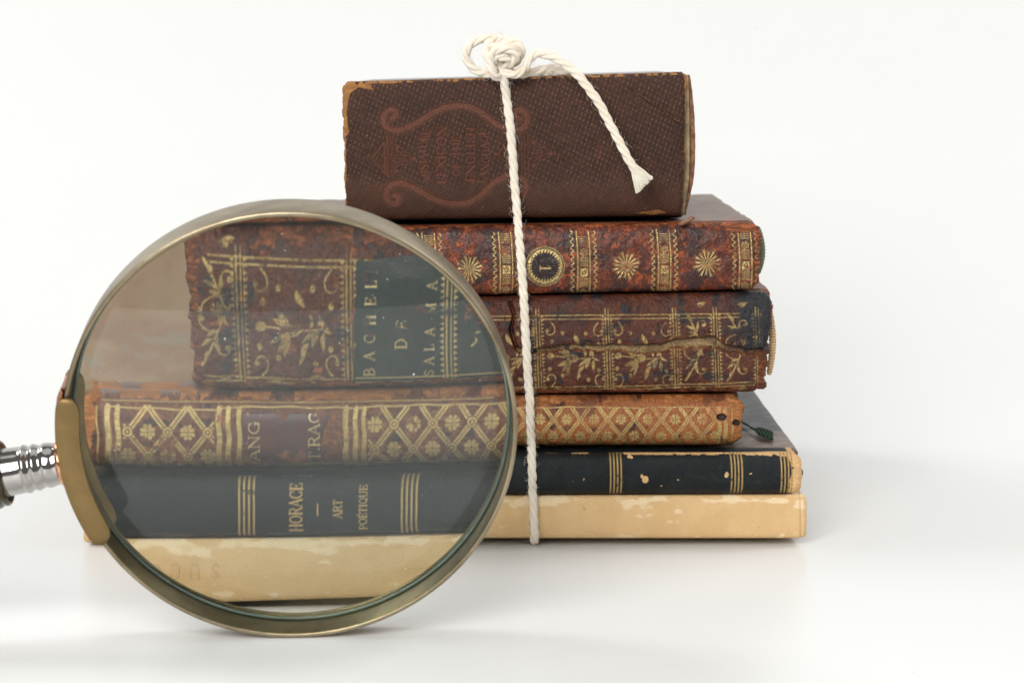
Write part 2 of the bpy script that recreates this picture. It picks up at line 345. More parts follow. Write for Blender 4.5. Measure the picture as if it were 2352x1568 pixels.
def patch(bk, cv, mask, x0, y0, x1, y1, mat, parent, name, off=.0002, hscale=.0001, step=1.):
    """thin leather label glued to the spine, cut where mask < .5"""
    nx, ny = int((x1-x0)/step)+1, int((y1-y0)/step)+1
    uD, vD = np.meshgrid(np.linspace(x0, x1, nx), np.linspace(y0, y1, ny))
    U = -(vD-784); dY = F*cos(PITCH)+U*sin(PITCH); dZ = -F*sin(PITCH)+U*cos(PITCH); k = bk.Y/dY
    X = (uD-1176)*k; Z = CAMH+dZ*k; Y = bk.front(X, Z)-off-cv.sample('h', uD, vD)*hscale
    keep = cv.sample(mask, uD, vD) > .5
    V = np.stack([X, Y, Z], -1).reshape(-1, 3)-np.array(parent.location)
    i, j = np.meshgrid(np.arange(ny-1), np.arange(nx-1), indexing='ij'); kk = (keep[:-1, :-1] & keep[1:, :-1] & keep[:-1, 1:] & keep[1:, 1:]).ravel()
    a = (i*nx+j).ravel()[kk]; Q = np.stack([a, a+nx, a+nx+1, a+1], 1)
    P = np.stack([cv.sample(k2, uD, vD) for k2 in ('gold', 'wear', 'dark', 'extra')], -1).reshape(-1, 4)
    used = np.unique(Q); rm = -np.ones(len(V), int); rm[used] = np.arange(len(used))
    me = mesh_np(V[used], rm[Q]); setattrs(me, np.stack([uD, vD], -1).reshape(-1, 2)[used]/100, P[used])
    o = link(name, me, mat, parent); md = o.modifiers.new('thick', 'SOLIDIFY'); md.thickness = .00018; md.offset = -1
    return o
def slab(bk, X0, X1, y0, y1, side, thick, mat, parent, name, bev=.0007, drop=.0003, seed=1, rough=.00015):
    """board or page block following the wedge of the book; side top / bottom / mid"""
    bm = bmesh.new(); bmesh.ops.create_cube(bm, size=1)
    bmesh.ops.bevel(bm, geom=list(bm.edges), offset=.001, segments=1, affect='EDGES') if False else None
    nx, ny = 60, 36
    bm.free(); bm = bmesh.new()
    xs = np.linspace(X0, X1, nx); ys = np.linspace(y0, y1, ny)
    def zlim(x):
        zt, zb = bk.zt(x)-drop, bk.zb(x)+drop
        if side == 'top': return zt-thick, zt
        if side == 'bottom': return zb, zb+thick
        return zb+thick, zt-thick
    prof = [(0, 0)]
    rng = np.random.RandomState(seed); J = rng.rand(nx, ny)-.5
    ring = []
    def P(ix, iy, zz, inx=0, iny=0):
        x, y = xs[ix], ys[iy]
        x += inx*(1 if ix == 0 else -1 if ix == nx-1 else 0); y += iny*(1 if iy == 0 else -1 if iy == ny-1 else 0)
        if ix in (0, nx-1): x += J[ix, iy]*rough*2
        if iy in (0, ny-1): y += J[ix, iy]*rough*2
        lo, hi = zlim(x); return bm.verts.new((x-parent.location.x, y-parent.location.y, (hi if zz > 0 else lo)-parent.location.z+zz*0))
    def layer(zsign, inset, dz):
        g_ = [[None]*ny for _ in range(nx)]
        for a in range(nx):
            for b in range(ny):
                v = P(a, b, zsign, inset, inset); v.co.z += dz+J[a, b]*rough*.6; g_[a][b] = v
        return g_
    T = layer(1, bev, 0); Bt = layer(-1, bev, 0)
    for a in range(nx-1):
        for b in range(ny-1):
            bm.faces.new((T[a][b], T[a+1][b], T[a+1][b+1], T[a][b+1])); bm.faces.new((Bt[a][b], Bt[a][b+1], Bt[a+1][b+1], Bt[a+1][b]))
    per = [(a, 0) for a in range(nx)]+[(nx-1, b) for b in range(1, ny)]+[(a, ny-1) for a in range(nx-2, -1, -1)]+[(0, b) for b in range(ny-2, 0, -1)]
    def ringv(zs, dz):
        r = []
        for a, b in per:
            v = P(a, b, zs, 0, 0); v.co.z += dz; r.append(v)
        return r
    R1 = ringv(1, -bev); R2 = ringv(-1, bev); n = len(per)
    for k in range(n):
        a, b = per[k], per[(k+1) % n]; k2 = (k+1) % n
        bm.faces.new((T[a[0]][a[1]], R1[k], R1[k2], T[b[0]][b[1]])); bm.faces.new((R1[k], R2[k], R2[k2], R1[k2])); bm.faces.new((R2[k], Bt[a[0]][a[1]], Bt[b[0]][b[1]], R2[k2]))
    bmesh.ops.recalc_face_normals(bm, faces=bm.faces)
    return link(name, from_bm(bm), mat, parent)
def tube(path, rad, seg=10, closed=False, caps=True, rfun=None):
    """numpy tube along world points, parallel transport frame"""
    P = np.array(path, float); n = len(P); T = np.gradient(P, axis=0); T /= np.linalg.norm(T, axis=1)[:, None]+1e-12
    N = np.cross(T[0], (0, .3, 1)); N /= np.linalg.norm(N); Ns = [N]
    for i in range(1, n):
        v = Ns[-1]-T[i]*np.dot(Ns[-1], T[i]); Ns.append(v/(np.linalg.norm(v)+1e-12))
    Ns = np.array(Ns); Bn = np.cross(T, Ns); a = np.linspace(0, 2*pi, seg, endpoint=False)
    r = np.full(n, rad) if np.isscalar(rad) else np.array(rad)
    V = P[:, None]+r[:, None, None]*(np.cos(a)[None, :, None]*Ns[:, None]+np.sin(a)[None, :, None]*Bn[:, None])
    i, j = np.meshgrid(np.arange(n-1), np.arange(seg), indexing='ij'); j2 = (j+1) % seg
    Q = np.stack([i*seg+j, i*seg+j2, (i+1)*seg+j2, (i+1)*seg+j], -1).reshape(-1, 4)
    return V.reshape(-1, 3), Q, T, Ns, Bn
def join(parts):
    V = []; Q = []; o = 0
    for v, q in parts: V.append(v); Q.append(q+o); o += len(v)
    return np.concatenate(V), np.concatenate(Q)
def path3(pts, n=8): return np.array(curve(pts, n))

def headband(bk, xpx, y0, y1, r, mat, parent, side=1, back=.004, name='headband', xw=.0015):
    pts = []
    for i in range(13):
        a = i/12; p = at(xpx, y0+(y1-y0)*a, bk.Y); pts.append((p.x+side*.0008*sin(pi*a), bk.Y+back-.001*sin(pi*a), p.z))
    pts = path3(pts, 6); n = len(pts); k = np.linspace(0, 1, n); rr = r*(.55+.45*np.sin(pi*k)**.4)*(1+.07*np.sin(k*n*1.3))
    V, Q, *_ = tube(pts, rr, 12); return link(name, mesh_np(V-np.array(parent.location), Q), mat, parent)

M_pages = G('page_edges')
_c = M_pages.co('Object'); _mp = M_pages.n('ShaderNodeMapping'); M_pages.l(_c, _mp.inputs[0]); _mp.inputs['Scale'].default_value = (8, 8, 2600)
_n = M_pages.noise(_mp.outputs[0], 1, 3, .6); M_pages.l(M_pages.mix(M_pages.ramp(_n, .3, .7), (.42, .31, .18), (.68, .57, .40)), M_pages.bs.inputs['Base Color']); set_(M_pages.bs, Roughness=.85)
M_pages.bump(_n, .6, .0002); M_pages = M_pages.m

# ---- bottom book: tan cloth
def tearmap(cv, cell, seed, ax=1.): return fbm(cv.h, cv.w, cell, seed, 5, ax)
YG, XG = None, None
def coords(cv): return np.meshgrid(np.arange(cv.w)+cv.x0, np.arange(cv.h)+cv.y0)

b1 = Book(.550, (196, 194), (1851, 1850), ((300, 1138), (1840, 1133)), .0022, 4.0, .112)
cv = Canvas(170, 1050, 1880, 1300); X, Y = coords(cv)
n = tearmap(cv, 24, 31, 2.4); n = np.floor(n*40)/40*.5+n*.5
edge = 1.0*np.exp(-np.abs(Y-1146)/18)*.28+.10*np.exp(-np.abs(Y-1228)/8)
blk = fbm(cv.h//3+2, cv.w//3+2, 6, 77, 3, 2.2).repeat(3, 0).repeat(3, 1)[:cv.h, :cv.w]
cv.c['extra'] = sm(.575, .66, n*.47+blk*.53+edge-.10)              # bare weave, sizing rubbed off
cv.c['extra'] = np.maximum(cv.c['extra'], sm(.48, .56, blk)*sm(1795, 1815, X)*(1-sm(1165, 1180, Y)))
cv.c['h'] = -cv.c['extra']*.5+fbm(cv.h, cv.w, 120, 5, 2)*1.5
cv.line('h', [(1836, 1130), (1838, 1240)], 6, -4, 3, 'add'); cv.line('dark', [(1835, 1120), (1837, 1245)], 2.5, .35, 2)
# debossed letters, upside down
for ch, xx in zip('SUCCE', (550, 516, 484.5, 453, 424)):
    cw = GL[ch][0]; hh = 24
    glyph(cv, ch, 'h', (lambda u, v, xx=xx, cw=cw: (xx-(u-cw/2)*hh, 1179+v*hh)), hh*.8, -2.6, 'mix', .8)
    glyph(cv, ch, 'dark', (lambda u, v, xx=xx, cw=cw: (xx-(u-cw/2)*hh, 1179+v*hh)), hh*.6, .38, 'max', .5)
for p in ((1342, 1164.5), (1464, 1212), (1740, 1206)): cv.disc('dark', p, 1.2, .9)
cv.line('dark', [(1339, 1158), (1343, 1166)], 1.3, .8)
g = G('tan_book_cloth'); co = g.co('UV')
sx = g.n('ShaderNodeSeparateXYZ'); g.l(co, sx.inputs[0])
wv = g.math('MULTIPLY', g.math('SINE', g.math('MULTIPLY', sx.outputs[0], 2*pi*100/4.9)), g.math('SINE', g.math('MULTIPLY', sx.outputs[1], 2*pi*100/4.7)))
at_ = g.n('ShaderNodeAttribute', attribute_name='paint'); sp = g.n('ShaderNodeSeparateColor'); g.l(at_.outputs['Color'], sp.inputs[0])
n1 = g.noise(co, 1.1, 5, .6, .5); n3 = g.noise(co, 25, 3)
c = g.mix(g.ramp(n1, .35, .65), (.70, .475, .245), (.78, .55, .30)); c = g.mix(g.math('MULTIPLY', g.ramp(n3, .4, .7), .3), c, (.62, .385, .16))
c2 = g.mix(g.ramp(wv, -.2, .55), (.66, .46, .23), (.95, .83, .62))
c = g.mix(at_.outputs['Alpha'], g.mix(g.math('MULTIPLY', g.ramp(wv, -.5, .7), .8), c, (.50, .31, .125)), c2)
c = g.mix(sp.outputs[2], c, (.20, .10, .04)); c = g.mix(sp.outputs[1], c, (.70, .50, .26))
g.l(c, g.bs.inputs['Base Color']); set_(g.bs, Roughness=.72, Specular_IOR_Level=.25); g.bump(g.math('ADD', wv, g.math('MULTIPLY', n3, .6)), .45, .0002)
M_cloth = g.m
def book_empty(name, label, cat, bk): return thing(name, label, cat, Vector(((bk.xl[0]+bk.xr[0])/2, bk.Y+.05, float(bk.zb((bk.xl[0]+bk.xr[0])/2)))))
t = book_empty('cloth_book', 'tan cloth book with pale bare patches, lowest of the tied stack on the white table', 'book', b1)
spine(b1, cv, M_cloth, t, rag=.0002, hscale=.00006, corner=.001)
M_tanboard = plain('tan_cloth_board', (.50, .335, .15), .75, 0, .25, 200, bump=.4)
X0, X1 = b1.xl[0]-.0003, b1.xr[0]-.0004
slab(b1, X0, X1, b1.Y+.0065, b1.Y+b1.depth, 'top', .0022, M_tanboard, t, 'cover'); slab(b1, X0, X1, b1.Y+.0065, b1.Y+b1.depth, 'bottom', .0022, M_tanboard, t, 'cover')
slab(b1, X0+.003, X1-.003, b1.Y+.0015, b1.Y+b1.depth-.003, 'mid', .0027, M_pages, t, 'page_block')

# ---- black leather book
b2 = Book(.550, (214, 212), (1838, 1836), ((636, 1040), (1834, 1038)), .0038, 2.6, .125, b1)
cv = Canvas(190, 960, 1860, 1180); X, Y = coords(cv)
for x0 in (238, 588, 855.5, 1122, 1400, 1676, 1790):
    for i in range(4):
        x = x0+i*8; cv.line('gold', [(x+2.2*cos((y-1088)/48*1.4)*.6, y) for y in range(1036, 1142, 6)], 3.3)
n = tearmap(cv, 24, 5)
cv.c['gold'] *= 1-.8*sm(.72, .78, fbm(cv.h, cv.w, 9, 44, 3))
def dropg(cv, x0, x1, amt, y0=-1e9, y1=1e9):
    m = (X > x0) & (X < x1) & (Y > y0) & (Y < y1); cv.c['gold'] = np.where(m, cv.c['gold']*(1-amt), cv.c['gold'])
text_up(cv, 'gold', 'HORACE', 692, 1127, 1048, 20, bold=1.15)
cv.line('gold', [(718, 1099), (718, 1081)], 2.6)
text_up(cv, 'gold', 'ART', 758, 1105, 1074, 14, bold=1.1); text_up(cv, 'gold', 'POÉTIQUE', 799, 1125, 1052, 12.5, bold=1.1)
wr = .9*np.exp(-np.abs(Y-1038)/2.6)*sm(1200, 1560, X)+.55*np.exp(-np.abs(Y-1038)/2.5)*(n > .5)+1.1*sm(1804, 1822, X+ (n-.5)*20)
wr += .5*np.exp(-np.abs(Y-1133)/2.5)*(n > .58)
wr += .9*np.exp(-(((X-1790)/45)**2+((Y-1030)/14)**2))
cv.c['wear'] = np.clip(wr*sm(.22, .5, n+.12), 0, 1)
for c_, r1, r2 in (((1479, 1094), 7, 9), ((1472, 1086), 3, 5), ((1444, 1046), 7, 3), ((1668, 1084), 5, 6), ((1721, 1082), 3, 2), ((1518, 1110), 3, 1.5), ((1554, 1096), 2, 2), ((1340, 1095), 1.5, 3)):
    cv.poly('wear', arc(c_[0], c_[1], r1, 0, 360, 12, r2), .95, 1, 'max', 5, int(c_[0]))
sc_ = sm(.70, .76, fbm(cv.h, cv.w, 5, 91, 2, .5))*np.exp(-((Y-1100)/16)**2)*sm(.52, .66, fbm(cv.h, cv.w, 70, 15, 2))*(X > 1150); cv.c['wear'] = np.maximum(cv.c['wear'], .45*sc_)
cv.c['dark'] = sm(.5, .6, fbm(cv.h, cv.w, 8, 8, 3))*sm(1806, 1815, X)*(1-sm(1826, 1832, X))
cv.c['h'] = (fbm(cv.h, cv.w, 5, 21, 3)-.5)*2.2*(1-sm(1090, 1105, Y)*.8)-cv.c['gold']*1.2-cv.c['wear']*1.0
M_black = leather('black_pebbled_leather', (.007, .009, .010), (.011, .014, .015), (.016, .020, .021), (.74, .46, .22), rough=.40, goldc=(.68, .46, .19), grain=.7, gthr=(.2, .35), wd_=.75, spec=.16)
t = book_empty('black_leather_book', 'black leather book with groups of four gilt lines and gilt title HORACE ART POÉTIQUE', 'book', b2)
spine(b2, cv, M_black, t, rag=.0003, hscale=.0001)
g = G('black_book_cover'); co = g.co('Object'); sx = g.n('ShaderNodeSeparateXYZ'); g.l(co, sx.inputs[0])
n1 = g.noise(co, 60, 5, .6, 1.5); n2 = g.noise(co, 900, 3); n4 = g.noise(co, 240, 4)
c = g.mix(g.ramp(n1, .35, .65), (.10, .065, .048), (.19, .14, .105)); f_ = g.math('SUBTRACT', 1., g.ramp(sx.outputs[1], -.0162, -.0158)); c = g.mix(f_, (.013, .017, .019), c)
xe = g.math('ADD', sx.outputs[0], g.math('MULTIPLY', n4, .006)); wf = g.ramp(xe, .0925, .0955); wf = g.math('MULTIPLY', wf, g.ramp(n4, .35, .6)); c = g.mix(wf, c, (.33, .27, .16))
g.l(c, g.bs.inputs['Base Color']); g.l(g.math('MULTIPLY_ADD', n4, .25, .24), g.bs.inputs['Roughness']); set_(g.bs, Specular_IOR_Level=.13); g.bump(g.math('ADD', n4, n2), .35, .0003)
M_bcover = g.m
X0, X1 = b2.xl[0]+.0004, b2.xr[0]+.0003
slab(b2, X0, X1, b2.Y+.0062, b2.Y+b2.depth, 'top', .002, M_bcover, t, 'cover'); slab(b2, X0, X1, b2.Y+.0062, b2.Y+b2.depth, 'bottom', .002, M_bcover, t, 'cover')
slab(b2, X0+.003, X1-.002, b2.Y+.001, b2.Y+b2.depth-.003, 'mid', .0025, M_pages, t, 'page_block')
M_greencord = plain('green_thread', (.075, .12, .085), .8, 0, .5, 900, (.03, .06, .04), .6)
headband(b2, 1839, 1082, 1104, .0005, M_greencord, t, back=.006)

# ---- small tan calf book with gilt lattice
b3 = Book(.556, (342, 350), (1706, 1697), ((620, 912), (1650, 905)), .0046, 2.3, .135, b2, .0009)
cv = Canvas(300, 820, 1730, 1080); X, Y = coords(cv)
def gline(y): return [(x, y+(1.0*sin(x/37)+.7*sin(x/11))) for x in range(386, 1650, 12)]
def tilt(x): return 8*np.clip((650-x)/200, 0, 1)
def lattice(x0, x1, nx0, per, yt, yb, ytop, ybot, jit):
    k = int((x0-nx0)/per)-2; rng = np.random.RandomState(int(x0)); 
    while nx0+k*per < x1+per:
        xt = nx0+k*per; xb = xt+per/2
        def clipl(p, q):
            (xa, ya), (xc, yc) = p, q; n_ = 14
            pts = [(xa+(xc-xa)*i/n_, ya+(yc-ya)*i/n_) for i in range(n_+1)]; return [pp for pp in pts if x0 <= pp[0] <= x1 and ytop <= pp[1] <= ybot]
        for off in (-2.5, 2.5):
            for (p, q) in (((xt, yt), (xb, yb)), ((xt+per, yt), (xb, yb)), ((xt, yt), (xt+per*.5*(yt-ytop)/(yb-yt), ytop)), ((xt, yt), (xt-per*.5*(yt-ytop)/(yb-yt), ytop)), ((xb, yb), (xb+per*.5*(ybot-yb)/(yb-yt), ybot)), ((xb, yb), (xb-per*.5*(ybot-yb)/(yb-yt), ybot))):
                dx, dy = q[0]-p[0], q[1]-p[1]; L = sqrt(dx*dx+dy*dy); ox, oy = -dy/L*off, dx/L*off
                pts = clipl((p[0]+ox, p[1]+oy), (q[0]+ox, q[1]+oy))
                if len(pts) > 1: cv.line('gold', pts, 3.5)
        for (cx, cy_) in ((xt, yt), (xb, yb)):
            if x0-3 < cx < x1+3:
                cv.disc('gold', (cx, cy_), 9, 0, .7, 'mix'); cv.disc('gold', (cx, cy_), 7.6); cv.disc('gold', (cx, cy_), 4.4, .0, .7, 'mix', inner=2.6)
        for (cx, cy_) in ((xb, yt), (xt, yb)):
            if x0+2 < cx < x1-2:
                for a in range(8):
                    an = a*pi/4+pi/8; cv.line('gold', [(cx+2*cos(an), cy_+2*sin(an)), (cx+9.2*cos(an), cy_+9.2*sin(an))], 2.4, wd2=6.4)
                cv.disc('gold', (cx, cy_), 3)
                for d in ((1, 0), (0, 1)): cv.line('gold', [(cx-11*d[0], cy_-11*d[1]), (cx+11*d[0], cy_+11*d[1])], 1.0, 0., .5, 'mix')
        k += 1
lattice(798, 1644, 839, 61.6, 955.5, 994, 931, 1015, 1)
lattice(411, 552, 417.5, 62.3, 966, 1003, 929, 1020, 1)
cv.line('gold', [(p[0], p[1]+(3 if p[0] < 560 else 0)) for p in gline(930)], 2.2); cv.line('gold', [(x, 923-.4*sin(x/40)) for x in range(380, 1000, 12)], 2.0, .8)
cv.line('gold', [(x, 1016+6*np.clip((700-x)/200, 0, 1)+sin(x/31)) for x in range(390, 1680, 12)], 2.0)
for x, wd in ((372, 3), (388, 9), (403, 8), (560, 8.5), (575, 8), (592, 7.5), (762, 8.5), (777.5, 7.5), (791, 7), (1648, 8.5), (1662, 9), (1678, 4)):
    cv.line('gold', [(x+1.2*sin(y/9), y) for y in range(932, 1018, 6)], wd)
nn = fbm(cv.h, cv.w, 26, 61, 5)
cv.c['gold'] *= 1-.9*sm(.69, .76, nn)
cv.c['gold'] *= 1-.5*sm(.5, .7, fbm(cv.h, cv.w, 60, 62, 2))*sm(1000, 1200, X)*(1-sm(955, 985, Y))
n = tearmap(cv, 30, 65)
# orange calf on the right two thirds, rubbed ends and upper joint
ext = sm(980, 1240, X)*.85+.15*sm(.5, .6, n); cv.c['extra'] = np.clip(ext*(1-.75*sm(.54, .66, fbm(cv.h, cv.w, 40, 68, 4))), 0, 1)
wr = 1.2*sm(1676, 1696, X+(n-.5)*46)+1.2*(1-sm(352, 378, X+(n-.5)*50))+.8*np.exp(-((X-1300)/18)**2-((Y-948)/14)**2)*sm(.4, .6, n)
wr += .75*(1-sm(918, 928, Y+(n-.5)*22))*sm(.40, .52, n)+.5*sm(1018, 1028, Y+(n-.5)*20)*(X < 600)
wr += .45*sm(.72, .78, nn)
cv.c['wear'] = np.clip(wr, 0, 1)
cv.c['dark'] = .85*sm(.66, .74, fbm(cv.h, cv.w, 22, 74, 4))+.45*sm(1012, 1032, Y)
for c_, rx, ry in (((1653, 951), 11, 8.5), ((1686.5, 964), 9, 7.5)):
    cv.poly('dark', arc(c_[0], c_[1], rx, 0, 360, 16, ry), 1, 1.2, 'max', 3, 3); cv.poly('gold', arc(c_[0], c_[1], rx+1, 0, 360, 16, ry+1), 0, 1., 'mix', 3, 3); cv.poly('wear', arc(c_[0], c_[1], rx, 0, 360, 16, ry), 0, 1., 'mix', 3, 3)
cv.c['h'] = (n-.5)*5-cv.c['gold']*1.0-cv.c['wear']*2.0+fbm(cv.h, cv.w, 6, 75, 3)*1.8
for c_, rx, ry in (((1653, 951), 10, 7.5), ((1686.5, 964), 8, 6.5)): cv.poly('h', arc(c_[0], c_[1], rx, 0, 360, 16, ry), -11, 1.5, 'add', 3, 3)
M_calf = leather('gilt_calf', (.070, .022, .014), (.105, .036, .018), (.17, .058, .024), (.46, .18, .058), (.028, .016, .013), (.66, .47, .19), rough=.40, extra=(.38, .13, .038), grain=.7, gthr=(.26, .38), wd_=.5, crack=.6, ckc=(.40, .16, .06))
t = book_empty('gilt_lattice_book', 'slim orange brown leather book with gilt diamond lattice and two wormholes', 'book', b3)
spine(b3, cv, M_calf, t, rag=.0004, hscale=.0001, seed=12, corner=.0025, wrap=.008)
M_calfboard = leather('calf_board', (.22, .105, .045), (.27, .17, .09), (.21, .18, .13), (.5, .3, .2), rough=.5, spec=.12, kind='Object', sc=(70, 34, 70), mott=.9, vein=1.3, grain=.5, paint=False)
X0, X1 = b3.xl[0]+.0005, b3.xr[0]-.0004
slab(b3, X0, X1, b3.Y+.007, b3.Y+b3.depth, 'top', .0022, M_calfboard, t, 'cover'); slab(b3, X0, X1, b3.Y+.007, b3.Y+b3.depth, 'bottom', .0022, M_calfboard, t, 'cover')
slab(b3, X0+.003, X1-.003, b3.Y+.002, b3.Y+b3.depth-.003, 'mid', .0027, M_pages, t, 'page_block')
# title label (maroon)
cl = Canvas(590, 900, 750, 1050, ('gold', 'wear', 'dark', 'extra', 'h', 'm')); 
cl.poly('m', [(597, 936), (731, 937), (735, 945), (728, 960), (722, 985), (730, 1013), (690, 1016), (640, 1024), (612, 1012), (602, 985), (597, 960)], 1, 1, 'max', 3, 8)
text_up(cl, 'gold', 'ANG', 624, 1012, 948, 17, bold=1.); text_up(cl, 'gold', 'T.RAG', 720, 1012, 934, 17, bold=1.)
cl.c['dark'] = .7*sm(.45, .6, fbm(cl.h, cl.w, 40, 3, 3)); cl.c['wear'] = .9*sm(.55, .62, fbm(cl.h, cl.w, 12, 5, 3))*(np.meshgrid(np.arange(cl.w), np.arange(cl.h))[0] < 18)
M_lab3 = leather('maroon_label', (.075, .022, .022), (.045, .022, .022), (.085, .030, .028), (.36, .24, .14), (.022, .022, .024), (.66, .50, .24), rough=.35, grain=.2, gthr=(.2, .3))
patch(b3, cl, 'm', 594, 930, 740, 1028, M_lab3, t, 'title_label')
# green ribbon marker lying on the black cover
zc = float(b2.zt(.06))+.0003
ctr = curve([(1700, 966), (1714, 973), (1726, 981), (1738, 987), (1752, 991), (1766, 996), (1776, 1000)], 6); nn_ = len(ctr); V = []; Q = []
for i, (x, y) in enumerate(ctr):
    a = i/(nn_-1); wd = 1.5+ (7.5*sm(.38, .62, a))
    zb_ = zc+.0003+.0009*sin(pi*a)*(.5)
    for j in range(7):
        s_ = (j/6-.5)*2; p = onplane(x+s_*wd*.15-wd*.25*(j/6-.5), y+s_*wd, zb_+.00012*(i % 2)); V.append(p-t.location)
for i in range(nn_-1):
    for j in range(6): a = i*7+j; Q.append((a, a+1, a+8, a+7))
g = G('dark_green_ribbon'); co = g.co('Object'); sx = g.n('ShaderNodeSeparateXYZ'); g.l(co, sx.inputs[0]); wv = g.math('SINE', g.math('MULTIPLY', sx.outputs[0], 7200.))
g.l(g.mix(g.ramp(wv, -.5, .5), (.004, .012, .006), (.025, .07, .035)), g.bs.inputs['Base Color']); set_(g.bs, Roughness=.8, Specular_IOR_Level=.1); g.bump(wv, .7, .0002); M_ribbon = g.m
rb = link('ribbon_marker', mesh_np([tuple(v) for v in V], Q), M_ribbon, t); md = rb.modifiers.new('thick', 'SOLIDIFY'); md.thickness = .00025

# ---- thick maroon floral book
b4 = Book(.557, (513, 524), (1772, 1752), ((578, 690), (1700, 669)), .0042, 2.8, .128, b3, .0004)
cv = Canvas(470, 600, 1800, 950); X, Y = coords(cv)
def skew(x, y): return (x, y)
def botline(x): return np.interp(x, [520, 672, 904, 1247, 1500, 1740], [884, 889, 889.5, 884, 881, 872])
def topline(x): return np.interp(x, [520, 708, 896, 1247, 1500, 1700], [727, 733, 734, 729, 727, 724])
xs = list(range(540, 1735, 10))
for off in (0, 8): 
    cv.line('gold', [(x, botline(x)+off*.9) for x in xs], 2.4)
    cv.line('gold', [(x, topline(x)-off*1.05) for x in range(545, 1700, 10)], 2.5)
def column(xc, y0, y1, lean=4):
    def px_(y): return xc+lean*(y-800)/100
    for d in (-3.4, 3.4): cv.line('gold', [(px_(y)+d, y) for y in np.arange(y0, y1, 8)], 3.0 if d < 0 else 2.0)
    y = y0+16
    while y < y1-8:
        for sd in (-1, 1):
            x = px_(y)+sd*7.5; cv.poly('gold', [(x, y-3.6), (x, y+3.6), (x+sd*6.5, y)], 1, .5)
        y += 8.6
for xc in (594, 763, 918, 1080, 1237, 1395, 1549, 1642, 1738): column(xc, topline(xc)-22, botline(xc)+12)
def leaf(cx, cy_, L, ang, wd):
    a = radians(ang); pts = []
    for i in range(9):
        u = i/8; pts.append((cx+cos(a)*L*u-sin(a)*wd*1.3*sin(pi*u**.8), cy_+sin(a)*L*u+cos(a)*wd*1.3*sin(pi*u**.8)))
    for i in range(8, -1, -1):
        u = i/8; pts.append((cx+cos(a)*L*u+sin(a)*wd*.35*sin(pi*u), cy_+sin(a)*L*u-cos(a)*wd*.35*sin(pi*u)))
    cv.poly('gold', pts, 1, .6); cv.line('gold', [(cx+cos(a)*2, cy_+sin(a)*2), (cx+cos(a)*L*.8, cy_+sin(a)*L*.8)], .8, .25, .4, 'mix')
def curl(cx, cy_, sx, sy):
    cv.line('gold', curve([(cx-sx*12, cy_-sy*4), (cx-sx*9, cy_-sy*13), (cx, cy_-sy*15), (cx+sx*7, cy_-sy*8), (cx+sx*6, cy_+sy*4), (cx-sx*2, cy_+sy*14)], 6), 2.2, wd2=3.2)
    cv.disc('gold', (cx-sx*10, cy_-sy*5), 4)
def floral(cx, cy_):
    for (x, y) in ((-25, -55), (28, -54), (-49, -36), (57, -30), (-54, 26), (-24, 42), (34, 51), (58, 30)): cv.disc('gold', (cx+x, cy_+y), 4.2, ry=4.8); cv.line('gold', [(cx+x-2, cy_+y+3), (cx+x+2, cy_+y-3)], .8, .2, .4, 'mix')
    cv.poly('gold', arc(cx-52, cy_-3, 8.5, 0, 360, 12, 7), 1, .6); 
    for d in (-3, 3): cv.line('gold', [(cx-60, cy_-3+d*.3), (cx-50, cy_-3+d)], .8, .2, .4, 'mix')
    cv.line('gold', [(cx-44, cy_-3), (cx-18, cy_)], 2.4); cv.line('gold', [(cx+8, cy_+4), (cx+52, cy_+1)], 2.2)
    for (ang, L, wd) in ((238, 30, 6), (212, 27, 5), (262, 20, 4)): leaf(cx-12, cy_, L, ang, wd)
    for (ang, L, wd) in ((150, 32, -6), (118, 34, -7), (98, 40, -5)): leaf(cx-10, cy_+4, L, ang, wd)
    cv.poly('gold', arc(cx-2, cy_+2, 13, 0, 360, 14, 9.5), 1, .6)
    for d in (-6, -2, 3, 7): cv.line('gold', [(cx-3+d, cy_-7), (cx+d, cy_+10)], .9, .2, .4, 'mix')
    for (ang, L, wd, x, y) in ((115, 28, 6, 40, 2), (92, 30, 5, 48, 4), (150, 30, 5, 38, 6), (130, 26, 5, 26, 20), (118, 24, 5, 20, 32), (250, 18, 4, 44, 0), (280, 16, 4, 36, -2), (30, 16, 3, 46, 0), (-95, 20, 4, 26, 0)): leaf(cx+x, cy_+y, L, ang, wd)
    leaf(cx+3, cy_-54, 30, 62, 6)
    curl(cx-48, cy_+55, 1, 1); curl(cx+58, cy_+55, -1, 1); curl(cx-50, cy_-66, 1, -1); curl(cx+54, cy_-64, -1, -1)
    for sx in (-1, 1):
        for k in range(4): leaf(cx+sx*(46-k*2), cy_+74, 15+k*5, (180 if sx > 0 else 0)+(20-k*12)*sx, 2.5)
def spray(cx, cy_, sy=1):
    cv.line('gold', curve([(cx-26, cy_-34*sy), (cx-24, cy_-16*sy), (cx-8, cy_-6*sy), (cx+4, cy_-8*sy)], 6), 2.6, wd2=2)
    cv.disc('gold', (cx-26, cy_-36*sy), 3.6)
    cv.line('gold', curve([(cx+14, cy_-30*sy), (cx+4, cy_-8*sy), (cx-8, cy_+18*sy), (cx-22, cy_+42*sy)], 6), 2.2, wd2=4.4)
    for (x, y, L, ang) in ((12, -28, 16, 120), (10, -30, 18, 60), (2, -6, 18, 158), (-4, 4, 22, 150), (0, 0, 26, 80), (-10, 20, 20, 110)): leaf(cx+x, cy_+y*sy, L, ang*sy, 4)
    cv.line('gold', curve([(cx+2, cy_+0*sy), (cx+6, cy_+24*sy), (cx+18, cy_+26*sy), (cx+22, cy_+16*sy), (cx+15, cy_+14*sy)], 6), 2.6); cv.disc('gold', (cx+17, cy_+17*sy), 3.5)
    for k in range(4): leaf(cx+24, cy_+66*sy, 24-k*2, (180+10*k+(5 if k else 0)) if sy > 0 else 170-10*k, 3)
